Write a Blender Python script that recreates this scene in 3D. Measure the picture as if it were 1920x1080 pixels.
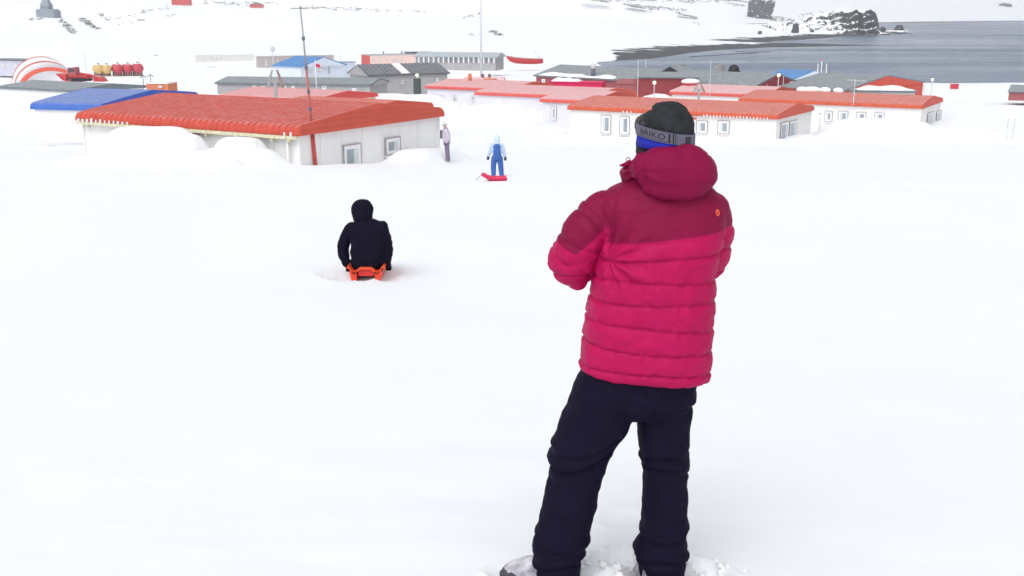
import bpy, bmesh, math, random
import numpy as np
from mathutils import Vector, Matrix, noise as mnoise

random.seed(7)
for o in list(bpy.data.objects):
    bpy.data.objects.remove(o, do_unlink=True)
scene = bpy.context.scene
COL = scene.collection

# ------------------------------------------------------------------ camera
F_PX = 2100.0
PITCH = math.atan(515 / F_PX)
CAM_Z = 20.0                       # metres above the sea
cam_data = bpy.data.cameras.new('camera')
cam_data.sensor_width = 36.0
cam_data.lens = F_PX / 1920 * 36
cam_data.clip_start = 0.05
cam_data.clip_end = 20000
cam = bpy.data.objects.new('camera', cam_data)
cam.location = (0, 0, CAM_Z)
cam.rotation_euler = (math.pi / 2 - PITCH, 0, 0)
COL.objects.link(cam)
scene.camera = cam

# ------------------------------------------------------------------ light: bright overcast
SUN_EL, SUN_ROT = math.radians(52), math.radians(200)
world = bpy.data.worlds.new('World')
scene.world = world
world.use_nodes = True
wn = world.node_tree
bg = wn.nodes['Background']
sky = wn.nodes.new('ShaderNodeTexSky')
sky.sky_type = 'NISHITA'
sky.sun_disc = False
sky.sun_elevation = SUN_EL
sky.sun_rotation = SUN_ROT
sky.air_density = 1.0
sky.dust_density = 4.0
hs = wn.nodes.new('ShaderNodeHueSaturation')
hs.inputs['Saturation'].default_value = 0.16      # cloud cover: nearly neutral sky light
wn.links.new(sky.outputs[0], hs.inputs['Color'])
wn.links.new(hs.outputs[0], bg.inputs['Color'])
bg.inputs['Strength'].default_value = 0.14
sun_d = bpy.data.lights.new('sun', 'SUN')
sun_d.energy = 0.9
sun_d.angle = math.radians(85)
sun_d.color = (1.0, 0.97, 0.93)
sun = bpy.data.objects.new('sun', sun_d)
sdir = Vector((math.sin(SUN_ROT) * math.cos(SUN_EL), math.cos(SUN_ROT) * math.cos(SUN_EL), math.sin(SUN_EL)))
sun.rotation_euler = sdir.to_track_quat('Z', 'Y').to_euler()
COL.objects.link(sun)
scene.view_settings.view_transform = 'Standard'
scene.view_settings.look = 'None'
scene.view_settings.gamma = 1.0
scene.view_settings.use_curve_mapping = False
scene.view_settings.exposure = 0.19
scene.render.engine = 'CYCLES'
scene.cycles.volume_bounces = 1
scene.cycles.max_bounces = 6
scene.cycles.use_adaptive_sampling = True
scene.cycles.adaptive_threshold = 0.03
scene.cycles.diffuse_bounces = 3

# ------------------------------------------------------------------ picture <-> place
def ray(u, v):
    dx = (u - 960) / F_PX
    dy = (540 - v) / F_PX
    return dx, math.cos(PITCH) + dy * math.sin(PITCH), -math.sin(PITCH) + dy * math.cos(PITCH)

def at_y(u, v, Y):
    d = ray(u, v); t = Y / d[1]
    return Vector((d[0] * t, Y, CAM_Z + d[2] * t))

def at_z(u, v, z):
    d = ray(u, v); t = (z - CAM_Z) / d[2]
    return Vector((d[0] * t, d[1] * t, z))

# ------------------------------------------------------------------ numpy noise and terrain heights
def _hash(i, j, s):
    n = (i.astype(np.int64) * 374761393 + j.astype(np.int64) * 668265263 + s * 974634777) & 0x7fffffff
    n = ((n ^ (n >> 13)) * 1274126177) & 0x7fffffff
    return ((n ^ (n >> 16)) & 0xffff) / 65535.0

def vnoise(x, y, s=0):
    i = np.floor(x); j = np.floor(y)
    fx = x - i; fy = y - j
    fx = fx * fx * fx * (fx * (fx * 6 - 15) + 10); fy = fy * fy * fy * (fy * (fy * 6 - 15) + 10)
    a = _hash(i, j, s); b = _hash(i + 1, j, s); c = _hash(i, j + 1, s); d = _hash(i + 1, j + 1, s)
    return (a + (b - a) * fx) * (1 - fy) + (c + (d - c) * fx) * fy - 0.5

def fbm(x, y, s=0, n=4):
    t = 0; a = 1
    for k in range(n):
        t = t + a * vnoise(x * 2 ** k, y * 2 ** k, s + k * 17); a *= 0.5
    return t

def sstep(a, b, x):
    t = np.clip((x - a) / (b - a), 0, 1)
    return t * t * (3 - 2 * t)

def smooth_table(pts, w):
    ys = np.linspace(pts[0][0], pts[-1][0], 6000)
    zs = np.interp(ys, [p[0] for p in pts], [p[1] for p in pts])
    k = max(3, int(w / (ys[1] - ys[0])))
    ker = np.hanning(k + 2); ker /= ker.sum()
    pad = np.concatenate([np.full(k, zs[0]), zs, np.full(k, zs[-1])])
    return ys, np.convolve(pad, ker, 'same')[k:-k]

PROF_L = smooth_table([(-400, 40), (-20, 20.2), (0, 18.35), (3.9, 17.86), (9, 17.2), (14.5, 16.58), (24, 15.85), (33, 15.22),
                       (46, 14.05), (60, 12.6), (83, 10.6), (100, 10.2), (130, 10.1), (200, 9.4), (300, 7.6), (400, 6), (500, 5), (900, 5)], 7)
PROF_R = smooth_table([(-400, 40), (-20, 20.2), (0, 18.35), (3.9, 17.86), (9, 17.2), (14.5, 16.58), (24, 15.85), (33, 15.22),
                       (46, 14.05), (60, 12.6), (83, 10.6), (100, 10.2), (130, 9.9), (165, 9.4), (210, 7.6), (250, 4.6), (300, 1.5), (345, -0.6), (400, -2), (900, -3)], 7)

SEA = [(900, 250), (420, 320), (200, 345), (120, 345), (62, 342), (42, 385), (35, 430), (35, 470), (36.7, 484), (50, 500), (64, 519), (94, 597),
       (115, 640), (154, 690), (200, 718), (249, 737), (225, 752), (190, 775), (180, 810), (195, 850), (222, 886), (329, 1081), (432, 1225),
       (420, 1262), (340, 1350), (330, 1600), (480, 2150), (715, 2360), (1290, 2963), (2500, 3700), (7500, 5200), (7500, 200)]

def sea_distance(x, y):
    """positive on land, negative at sea"""
    best = np.full(x.shape, 1e18); inside = np.zeros(x.shape, bool)
    n = len(SEA)
    for k in range(n):
        ax, ay = SEA[k]; bx, by = SEA[(k + 1) % n]
        ex, ey = bx - ax, by - ay
        t = np.clip(((x - ax) * ex + (y - ay) * ey) / (ex * ex + ey * ey), 0, 1)
        d = (x - ax - t * ex) ** 2 + (y - ay - t * ey) ** 2
        best = np.minimum(best, d)
        cond = ((ay > y) != (by > y))
        with np.errstate(divide='ignore', invalid='ignore'):
            xi = (bx - ax) * (y - ay) / (by - ay + 1e-12) + ax
        inside ^= cond & (x < xi)
    d = np.sqrt(best)
    return np.where(inside, -d, d)

# snow banks: (x, y, height, radius along, radius across, yaw degrees, power)
BANKS = []
DENTS = []

def ground_np(x, y):
    x = np.asarray(x, float); y = np.asarray(y, float)
    r = np.hypot(x, y)
    az = x / np.maximum(np.abs(y), 1e-6)
    wr = sstep(0.055, 0.10, np.where(y > 0, az, -1))
    zl = np.interp(y, *PROF_L); zr = np.interp(y, *PROF_R)
    near = zl * (1 - wr) + zr * wr
    d = np.full(x.shape, 300.0)
    far_m = r > 150
    d[far_m] = sea_distance(x[far_m], y[far_m])
    coast = np.interp(d, [-60, 0, 40, 60, 80, 100, 200], [-4, 0, 1.5, 3.0, 7, 12, 400])
    near = np.minimum(near, np.where(y > 140, coast, 1e3))
    slope = np.where(r > 2000, 0.16, 0.045)
    hill = np.interp(d, [-60, 0, 42], [-4, 0, 1.6]) + slope * np.maximum(d - 42, 0) + 0.08 * np.maximum(d - 850, 0)
    hill = hill + np.clip((d - 60) / 300, 0, 1) * (10 * fbm(x / 260, y / 260, 5, 4) + 1.5 * fbm(x / 60, y / 60, 9, 3))
    # headland at the end of the bay
    hx, hy = 318.0, 1165.0
    hill = hill + np.where(d > 0, sstep(0, 50, d), 0) * 9 * np.exp(-((x - hx) / 75) ** 2 - ((y - hy) / 70) ** 2)
    wf = sstep(330, 520, r)
    z = near * (1 - wf) + hill * wf
    z = z + np.where(d > 5, 1, 0) * (0.25 * fbm(x / 14, y / 14, 21, 3) * sstep(20, 60, r) + 0.07 * fbm(x / 3.1, y / 4.3, 31, 3) * np.clip(r / 12, 0.12, 1) + 0.013 * fbm(x / 0.7, y / 0.5, 41, 3) * sstep(1, 3, r) * (1 - sstep(40, 70, r)) * (0.35 + sstep(-0.1, 0.35, fbm(x / 5, y / 5, 43, 2))))
    near_m = r < 260
    xs = x[near_m]; ys = y[near_m]; dz = np.zeros(xs.shape)
    for (bx, by, h, ra, rb, yaw, pw) in BANKS:
        c, s = math.cos(math.radians(yaw)), math.sin(math.radians(yaw))
        a = (xs - bx) * c + (ys - by) * s; b = -(xs - bx) * s + (ys - by) * c
        q = (np.abs(a / ra) ** pw + np.abs(b / rb) ** pw) * (1 + 0.9 * fbm(xs / 0.9, ys / 0.9, 55, 3))
        dz = np.maximum(dz, h * np.exp(-q))
    for (bx, by, h, ra, rb, yaw) in DENTS:
        c, s = math.cos(math.radians(yaw)), math.sin(math.radians(yaw))
        a = (xs - bx) * c + (ys - by) * s; b = -(xs - bx) * s + (ys - by) * c
        q = (a / ra) ** 2 + (b / rb) ** 2
        lump = 0.5 + 1.6 * np.abs(fbm(xs / 0.035, ys / 0.035, 77, 3))
        dz = dz - h * np.exp(-q * q) + 0.30 * h * lump * np.exp(-((np.sqrt(q) - 1.35) / 0.35) ** 2)
    z[near_m] += dz
    return z

def ground(x, y):
    return float(ground_np(np.array([x]), np.array([y]))[0])

def ground_hit(u, v, y0=2.0, y1=6000.0, n=1400):
    d = ray(u, v)
    ys = np.geomspace(y0, y1, n)
    t = ys / d[1]
    zr_ = CAM_Z + d[2] * t
    zg = ground_np(d[0] * t, ys)
    k = np.argmax(zr_ < zg)
    if zr_[k] >= zg[k]:
        k = len(ys) - 1
    Y = ys[k]
    p = at_y(u, v, Y)
    return Vector((p.x, Y, float(zg[k])))

# ------------------------------------------------------------------ materials
MATS = {}
def mat(name, col, rough=0.6, var=0.10, scale=6.0, bump=0.0, bscale=60.0, frost_sheen=0.0, fscale=3.0, spec=0.4, metal=0.0, emit=0.0, stretch=None):
    if name in MATS:
        return MATS[name]
    m = bpy.data.materials.new(name); m.use_nodes = True
    nt = m.node_tree; N = nt.nodes; Lk = nt.links
    b = N['Principled BSDF']
    b.inputs['Roughness'].default_value = rough
    b.inputs['Metallic'].default_value = metal
    b.inputs['Specular IOR Level'].default_value = spec
    tc = N.new('ShaderNodeTexCoord')
    src = tc.outputs['Object']
    if stretch:
        mp = N.new('ShaderNodeMapping'); mp.inputs['Scale'].default_value = stretch
        Lk.new(src, mp.inputs['Vector']); src = mp.outputs[0]
    nz = N.new('ShaderNodeTexNoise'); nz.inputs['Scale'].default_value = scale; nz.inputs['Detail'].default_value = 6
    Lk.new(src, nz.inputs['Vector'])
    rp = N.new('ShaderNodeMapRange')
    rp.inputs['From Min'].default_value = 0.3; rp.inputs['From Max'].default_value = 0.7
    rp.inputs['To Min'].default_value = 1 - var; rp.inputs['To Max'].default_value = 1 + var
    Lk.new(nz.outputs['Fac'], rp.inputs['Value'])
    mx = N.new('ShaderNodeMix'); mx.data_type = 'RGBA'; mx.blend_type = 'MULTIPLY'
    mx.inputs['Factor'].default_value = 1.0
    mx.inputs[6].default_value = (*col, 1)
    Lk.new(rp.outputs[0], mx.inputs[7])
    out = mx.outputs[2]
    if frost_sheen > 0:          # thin dry snow on surfaces that face up; on roofs also painted sky sheen
        gm = N.new('ShaderNodeNewGeometry'); sp = N.new('ShaderNodeSeparateXYZ')
        Lk.new(gm.outputs['Normal'], sp.inputs[0])
        up = N.new('ShaderNodeMapRange'); up.inputs['From Min'].default_value = 0.6; up.inputs['From Max'].default_value = 0.98
        Lk.new(sp.outputs['Z'], up.inputs['Value'])
        n2 = N.new('ShaderNodeTexNoise'); n2.inputs['Scale'].default_value = fscale; n2.inputs['Detail'].default_value = 8; n2.inputs['Roughness'].default_value = 0.65
        Lk.new(src, n2.inputs['Vector'])
        r2 = N.new('ShaderNodeMapRange'); r2.inputs['From Min'].default_value = 0.3; r2.inputs['From Max'].default_value = 0.75
        r2.inputs['To Min'].default_value = max(0, frost_sheen - 0.18); r2.inputs['To Max'].default_value = min(1, frost_sheen + 0.18)
        Lk.new(n2.outputs['Fac'], r2.inputs['Value'])
        mu = N.new('ShaderNodeMath'); mu.operation = 'MULTIPLY'
        Lk.new(up.outputs[0], mu.inputs[0]); Lk.new(r2.outputs[0], mu.inputs[1])
        m2 = N.new('ShaderNodeMix'); m2.data_type = 'RGBA'
        m2.inputs[7].default_value = (0.86, 0.89, 0.93, 1)
        Lk.new(mu.outputs[0], m2.inputs['Factor']); Lk.new(out, m2.inputs[6]); out = m2.outputs[2]
    Lk.new(out, b.inputs['Base Color'])
    if bump > 0:
        n3 = N.new('ShaderNodeTexNoise'); n3.inputs['Scale'].default_value = bscale; n3.inputs['Detail'].default_value = 4
        Lk.new(src, n3.inputs['Vector'])
        bp = N.new('ShaderNodeBump'); bp.inputs['Strength'].default_value = bump; bp.inputs['Distance'].default_value = 0.02
        Lk.new(n3.outputs['Fac'], bp.inputs['Height']); Lk.new(bp.outputs[0], b.inputs['Normal'])
    if emit > 0:
        b.inputs['Emission Color'].default_value = (*col, 1); b.inputs['Emission Strength'].default_value = emit
    MATS[name] = m
    return m

def terrain_material():
    m = bpy.data.materials.new('snow_ground'); m.use_nodes = True
    nt = m.node_tree; N = nt.nodes; Lk = nt.links
    b = N['Principled BSDF']; b.inputs['Roughness'].default_value = 0.75; b.inputs['Specular IOR Level'].default_value = 0.25
    g = N.new('ShaderNodeNewGeometry'); sp = N.new('ShaderNodeSeparateXYZ'); Lk.new(g.outputs['Position'], sp.inputs[0])
    nz = N.new('ShaderNodeTexNoise'); nz.inputs['Scale'].default_value = 0.035; nz.inputs['Detail'].default_value = 9; nz.inputs['Roughness'].default_value = 0.6
    Lk.new(g.outputs['Position'], nz.inputs['Vector'])
    ma = N.new('ShaderNodeMath'); ma.operation = 'MULTIPLY_ADD'; ma.inputs[1].default_value = -3.2; ma.inputs[2].default_value = 1.6
    Lk.new(nz.outputs['Fac'], ma.inputs[0])
    ad0 = N.new('ShaderNodeMath'); ad0.operation = 'ADD'; Lk.new(sp.outputs['Z'], ad0.inputs[0]); Lk.new(ma.outputs[0], ad0.inputs[1])
    east = N.new('ShaderNodeMapRange'); east.inputs['From Min'].default_value = 34; east.inputs['From Max'].default_value = 52; east.inputs['To Min'].default_value = 3.0; east.inputs['To Max'].default_value = 0.0
    Lk.new(sp.outputs['X'], east.inputs['Value'])          # west of the bay the snow reaches the water
    ad = N.new('ShaderNodeMath'); ad.operation = 'ADD'; Lk.new(ad0.outputs[0], ad.inputs[0]); Lk.new(east.outputs[0], ad.inputs[1])
    mr = N.new('ShaderNodeMapRange'); mr.inputs['From Min'].default_value = 1.25; mr.inputs['From Max'].default_value = 1.45
    Lk.new(ad.outputs[0], mr.inputs['Value'])
    n2 = N.new('ShaderNodeTexNoise'); n2.inputs['Scale'].default_value = 0.4; n2.inputs['Detail'].default_value = 8
    Lk.new(g.outputs['Position'], n2.inputs['Vector'])
    cr = N.new('ShaderNodeValToRGB'); cr.color_ramp.elements[0].position = 0.3; cr.color_ramp.elements[0].color = (0.035, 0.038, 0.045, 1)
    cr.color_ramp.elements[1].position = 0.75; cr.color_ramp.elements[1].color = (0.11, 0.115, 0.125, 1)
    Lk.new(n2.outputs['Fac'], cr.inputs[0])
    mx = N.new('ShaderNodeMix'); mx.data_type = 'RGBA'; Lk.new(mr.outputs[0], mx.inputs['Factor'])
    Lk.new(cr.outputs[0], mx.inputs[6]); mx.inputs[7].default_value = (0.89, 0.915, 0.955, 1)
    Lk.new(mx.outputs[2], b.inputs['Base Color'])
    n3 = N.new('ShaderNodeTexNoise'); n3.inputs['Scale'].default_value = 9.0; n3.inputs['Detail'].default_value = 7; n3.inputs['Roughness'].default_value = 0.6
    Lk.new(g.outputs['Position'], n3.inputs['Vector'])
    bp = N.new('ShaderNodeBump'); bp.inputs['Strength'].default_value = 0.10; bp.inputs['Distance'].default_value = 0.03
    Lk.new(n3.outputs['Fac'], bp.inputs['Height']); Lk.new(bp.outputs[0], b.inputs['Normal'])
    return m

def sea_material():
    m = bpy.data.materials.new('sea_water'); m.use_nodes = True
    nt = m.node_tree; N = nt.nodes; Lk = nt.links
    b = N['Principled BSDF']; b.inputs['Base Color'].default_value = (0.05, 0.095, 0.18, 1)
    b.inputs['Roughness'].default_value = 0.22; b.inputs['IOR'].default_value = 1.33
    g = N.new('ShaderNodeNewGeometry')
    mp = N.new('ShaderNodeMapping'); mp.inputs['Scale'].default_value = (0.25, 0.5, 1); mp.inputs['Rotation'].default_value = (0, 0, 0.5)
    Lk.new(g.outputs['Position'], mp.inputs['Vector'])
    nz = N.new('ShaderNodeTexNoise'); nz.inputs['Scale'].default_value = 0.9; nz.inputs['Detail'].default_value = 5
    Lk.new(mp.outputs[0], nz.inputs['Vector'])
    bp = N.new('ShaderNodeBump'); bp.inputs['Strength'].default_value = 0.9; bp.inputs['Distance'].default_value = 0.5
    Lk.new(nz.outputs['Fac'], bp.inputs['Height']); Lk.new(bp.outputs[0], b.inputs['Normal'])
    # wind lanes: patches of smoother and rougher water
    n2 = N.new('ShaderNodeTexNoise'); n2.inputs['Scale'].default_value = 0.012; n2.inputs['Detail'].default_value = 5
    mp2 = N.new('ShaderNodeMapping'); mp2.inputs['Scale'].default_value = (0.4, 1.5, 1); Lk.new(g.outputs['Position'], mp2.inputs['Vector']); Lk.new(mp2.outputs[0], n2.inputs['Vector'])
    mr = N.new('ShaderNodeMapRange'); mr.inputs['From Min'].default_value = 0.35; mr.inputs['From Max'].default_value = 0.65
    mr.inputs['To Min'].default_value = 0.18; mr.inputs['To Max'].default_value = 0.34
    Lk.new(n2.outputs['Fac'], mr.inputs['Value']); Lk.new(mr.outputs[0], b.inputs['Roughness'])
    return m

def rock_material(name, col, snow_lo, snow_hi):
    m = bpy.data.materials.new(name); m.use_nodes = True
    nt = m.node_tree; N = nt.nodes; Lk = nt.links
    b = N['Principled BSDF']; b.inputs['Roughness'].default_value = 0.85
    g = N.new('ShaderNodeNewGeometry'); sp = N.new('ShaderNodeSeparateXYZ'); Lk.new(g.outputs['Normal'], sp.inputs[0])
    n1 = N.new('ShaderNodeTexNoise'); n1.inputs['Scale'].default_value = 0.5; n1.inputs['Detail'].default_value = 9
    Lk.new(g.outputs['Position'], n1.inputs['Vector'])
    ma = N.new('ShaderNodeMath'); ma.operation = 'MULTIPLY_ADD'; ma.inputs[1].default_value = 1.3; Lk.new(n1.outputs['Fac'], ma.inputs[0]); Lk.new(sp.outputs['Z'], ma.inputs[2])
    mr = N.new('ShaderNodeMapRange'); mr.inputs['From Min'].default_value = snow_lo; mr.inputs['From Max'].default_value = snow_hi; Lk.new(ma.outputs[0], mr.inputs['Value'])
    n2 = N.new('ShaderNodeTexNoise'); n2.inputs['Scale'].default_value = 1.7; n2.inputs['Detail'].default_value = 6; Lk.new(g.outputs['Position'], n2.inputs['Vector'])
    cr = N.new('ShaderNodeValToRGB'); cr.color_ramp.elements[0].position = 0.3; cr.color_ramp.elements[0].color = (*[c * 0.55 for c in col], 1)
    cr.color_ramp.elements[1].position = 0.7; cr.color_ramp.elements[1].color = (*[c * 1.4 for c in col], 1); Lk.new(n2.outputs['Fac'], cr.inputs[0])
    mx = N.new('ShaderNodeMix'); mx.data_type = 'RGBA'; Lk.new(mr.outputs[0], mx.inputs['Factor']); Lk.new(cr.outputs[0], mx.inputs[6]); mx.inputs[7].default_value = (0.9, 0.915, 0.94, 1)
    Lk.new(mx.outputs[2], b.inputs['Base Color'])
    return m

# ------------------------------------------------------------------ mesh helpers
class MB:
    """collects shapes; build() links them as ONE mesh object"""
    def __init__(self):
        self.v = []; self.f = []; self.mi = []; self.cur = 0
    def add(self, vs, fs):
        o = len(self.v)
        self.v.extend([tuple(p) for p in vs])
        for f in fs:
            self.f.append(tuple(i + o for i in f)); self.mi.append(self.cur)
        return self
    def box(self, a, b):
        x0, y0, z0 = a; x1, y1, z1 = b
        return self.add([(x0, y0, z0), (x1, y0, z0), (x1, y1, z0), (x0, y1, z0), (x0, y0, z1), (x1, y0, z1), (x1, y1, z1), (x0, y1, z1)],
                        [(3, 2, 1, 0), (4, 5, 6, 7), (0, 1, 5, 4), (1, 2, 6, 5), (2, 3, 7, 6), (3, 0, 4, 7)])
    def prism(self, poly, axis, a, b):
        """poly in the two other axes, extruded a..b along axis"""
        n = len(poly); vs = []
        for t in (a, b):
            for p, q in poly:
                vs.append({0: (t, p, q), 1: (p, t, q), 2: (p, q, t)}[axis])
        fs = [tuple(range(n - 1, -1, -1)), tuple(range(n, 2 * n))]
        fs += [(i, (i + 1) % n, n + (i + 1) % n, n + i) for i in range(n)]
        return self.add(vs, fs)
    def tube(self, pts, rad, n=10, caps=True, flat=1.0):
        pts = [Vector(p) for p in pts]
        if not hasattr(rad, '__len__'):
            rad = [rad] * len(pts)
        vs = []; fs = []
        prev = None
        for i, p in enumerate(pts):
            t = (pts[min(i + 1, len(pts) - 1)] - pts[max(i - 1, 0)]).normalized()
            if prev is None:
                ref = Vector((0, 0, 1)) if abs(t.z) < 0.9 else Vector((1, 0, 0))
                a = t.cross(ref).normalized()
            else:
                a = (prev - t * prev.dot(t)).normalized()
            prev = a
            b = t.cross(a)
            for k in range(n):
                an = 2 * math.pi * k / n
                vs.append(p + (a * math.cos(an) + b * math.sin(an) * flat) * rad[i])
        for i in range(len(pts) - 1):
            for k in range(n):
                fs.append((i * n + k, i * n + (k + 1) % n, (i + 1) * n + (k + 1) % n, (i + 1) * n + k))
        if caps:
            fs.append(tuple(range(n - 1, -1, -1))); fs.append(tuple(range((len(pts) - 1) * n, len(pts) * n)))
        return self.add(vs, fs)
    def capsule(self, pts, rad, n=16):
        """tapered chain with round ends"""
        pts = [Vector(p) for p in pts]; rad = list(rad)
        P = []; R = []
        t0 = (pts[0] - pts[1]).normalized(); t1 = (pts[-1] - pts[-2]).normalized()
        for a in (0.99, 0.9, 0.7, 0.4):
            P.append(pts[0] + t0 * rad[0] * a); R.append(rad[0] * math.sqrt(1 - a * a))
        # catmull-rom through the joints
        m = len(pts)
        for i in range(m - 1):
            p0 = pts[max(i - 1, 0)]; p1 = pts[i]; p2 = pts[i + 1]; p3 = pts[min(i + 2, m - 1)]
            for s in range(6):
                t = s / 6
                q = 0.5 * ((2 * p1) + (p2 - p0) * t + (2 * p0 - 5 * p1 + 4 * p2 - p3) * t * t + (3 * p1 - p0 - 3 * p2 + p3) * t ** 3)
                P.append(q); R.append(rad[i] * (1 - t) + rad[i + 1] * t)
        P.append(pts[-1]); R.append(rad[-1])
        for a in (0.4, 0.7, 0.9, 0.99):
            P.append(pts[-1] + t1 * rad[-1] * a); R.append(rad[-1] * math.sqrt(1 - a * a))
        return self.tube(P, R, n)
    def ellipsoid(self, c, r, rot=None, n=20, m=12):
        vs = []; fs = []
        c = Vector(c); rot = rot or Matrix.Identity(3)
        for i in range(m + 1):
            th = math.pi * min(max(i / m, 0.004), 0.996)
            for k in range(n):
                ph = 2 * math.pi * k / n
                vs.append(c + rot @ Vector((r[0] * math.sin(th) * math.cos(ph), r[1] * math.sin(th) * math.sin(ph), r[2] * math.cos(th))))
        for i in range(m):
            for k in range(n):
                fs.append((i * n + k, (i + 1) * n + k, (i + 1) * n + (k + 1) % n, i * n + (k + 1) % n))
        fs.append(tuple(range(n))); fs.append(tuple(range((m + 1) * n - 1, m * n - 1, -1)))
        return self.add(vs, fs)
    def loft(self, rings, caps=True):
        n = len(rings[0]); vs = [p for r in rings for p in r]; fs = []
        for i in range(len(rings) - 1):
            for k in range(n):
                fs.append((i * n + k, i * n + (k + 1) % n, (i + 1) * n + (k + 1) % n, (i + 1) * n + k))
        if caps:
            fs.append(tuple(range(n - 1, -1, -1))); fs.append(tuple(range((len(rings) - 1) * n, len(rings) * n)))
        return self.add(vs, fs)
    def mesh(self, name, mats=None, smooth=False):
        me = bpy.data.meshes.new(name)
        me.from_pydata(self.v, [], self.f)
        for m in (mats or []):
            me.materials.append(m)
        if any(self.mi):
            me.polygons.foreach_set('material_index', self.mi)
        if smooth:
            me.polygons.foreach_set('use_smooth', [True] * len(me.polygons))
        me.update()
        return me
    def build(self, name, mats, parent=None, smooth=False):
        if not isinstance(mats, (list, tuple)):
            mats = [mats]
        o = bpy.data.objects.new(name, self.mesh(name, mats, smooth))
        COL.objects.link(o)
        if parent is not None:
            o.parent = parent
        return o

def tag(o, label=None, category=None, group=None, kind=None):
    if label: o['label'] = label
    if category: o['category'] = category
    if group: o['group'] = group
    if kind: o['kind'] = kind
    return o

def thing(name, label, category, loc=(0, 0, 0), rz=0.0, group=None):
    o = bpy.data.objects.new(name, None)
    o.empty_display_size = 0.2
    o.location = loc; o.rotation_euler = (0, 0, rz)
    COL.objects.link(o)
    return tag(o, label, category, group)

def copy_tree(o, parent=None):
    c = o.copy(); COL.objects.link(c)
    if parent is not None:
        c.parent = parent
    for ch in list(o.children):
        copy_tree(ch, c)
    return c

# ================================================================== THE SETTING
YAW = math.radians(30.5)
def l_dir(yaw): return Vector((-math.cos(yaw), math.sin(yaw), 0))
def w_dir(yaw): return Vector((math.sin(yaw), math.cos(yaw), 0))

HA = at_z(560, 254.5, 15.7)          # near eave corner of the orange-roofed house in front
def a_loc(p, q, w=None):
    """point p metres along the long wall, q metres in front of it (or w metres along the gable, q in front)"""
    if w is None:
        return HA + l_dir(YAW) * p - w_dir(YAW) * q
    return HA + w_dir(YAW) * w - l_dir(YAW) * q
def bank(p, h, ra, rb, yaw, pw=3.0):
    BANKS.append((p.x, p.y, h, ra, rb, yaw, pw))
bank(a_loc(6.6, 1.0), 1.40, 2.2, 1.1, 149.5, 6)
bank(a_loc(4.3, 1.1), 1.12, 0.62, 0.8, 149.5, 3)
bank(a_loc(2.0, 0.9), 1.08, 0.95, 0.9, 149.5, 5)
bank(a_loc(0.9, 1.2), 0.7, 0.9, 0.9, 149.5, 3)
bank(a_loc(4.0, 2.4), 0.6, 3.6, 1.9, 149.5, 2.5)
bank(a_loc(6.3, 1.9), 0.95, 2.0, 1.4, 149.5, 2.5)
bank(a_loc(2.2, 1.7), 0.7, 1.6, 1.3, 149.5, 2)
bank(Vector((29.5, 83.0, 0)), 1.15, 6.5, 3.6, -12, 2)
bank(Vector((33.0, 86.0, 0)), 1.0, 6.0, 3.0, -14, 2.5)
bank(a_loc(0, 0.9, 7.2), 0.62, 2.3, 0.8, 59.5, 4)
bank(Vector((28.3, 86.5, 0)), 1.5, 4.2, 2.6, -14, 6)
bank(Vector((35.5, 90.5, 0)), 0.7, 5.0, 2.5, -20, 4)
for (u_, v_, y_, h_, ra_, rb_) in ((1090, 258, 80, 0.35, 6, 2.5), (1360, 262, 78, 0.3, 6, 2.0), (930, 190, 112, 1.0, 4, 2), (985, 186, 108, 0.8, 3, 2),
                                   (780, 165, 118, 1.6, 5, 3), (720, 165, 122, 1.4, 5, 3), (690, 160, 124, 1.2, 4, 2), (1235, 172, 124, 1.7, 2.2, 2), (1205, 176, 122, 1.2, 2, 2), (1340, 168, 126, 1.8, 4, 2.5), (1395, 166, 127, 1.6, 3, 2),
                                   (150, 215, 73, 0.35, 3, 2), (425, 165, 124, 1.3, 5, 2.5), (460, 163, 122, 1.2, 3, 2), (60, 176, 112, 1.0, 4, 2),
                                   (1285, 182, 114, 0.9, 2, 1.5), (1080, 118, 330, 4.5, 18, 30), (880, 126, 190, 1.2, 4, 3), (830, 126, 190, 1.3, 5, 3)):
    p_ = at_y(u_, v_, y_)
    BANKS.append((p_.x, p_.y, h_, ra_, rb_, 0, 3))

MAN_Y = 3.92
m_left = at_y(1035, 1075, MAN_Y); m_right = at_y(1238, 1075, MAN_Y + 0.05)
MAN_GROUND = 17.83
DENTS += [(m_left.x - 0.03, MAN_Y - 0.02, 0.035, 0.20, 0.11, 0), (m_right.x, MAN_Y + 0.06, 0.06, 0.12, 0.17, 0),
          (m_right.x - 0.16, MAN_Y + 0.22, 0.045, 0.11, 0.09, 20), (m_right.x + 0.17, MAN_Y + 0.05, 0.04, 0.08, 0.10, 20),
          (m_left.x + 0.35, MAN_Y + 0.75, 0.012, 0.12, 0.08, 60),
          (m_left.x - 0.16, MAN_Y + 0.12, 0.02, 0.09, 0.05, 30), (m_left.x + 0.2, MAN_Y - 0.12, 0.025, 0.08, 0.06, 70), (m_right.x - 0.2, MAN_Y - 0.02, 0.03, 0.07, 0.06, 10), (m_right.x + 0.02, MAN_Y + 0.33, 0.03, 0.09, 0.07, 50),
          (-2.1, 14.15, 0.05, 0.30, 0.22, 0), (-1.6, 14.2, 0.05, 0.16, 0.25, 0), (-2.35, 14.4, 0.04, 0.2, 0.2, 0)]

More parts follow.
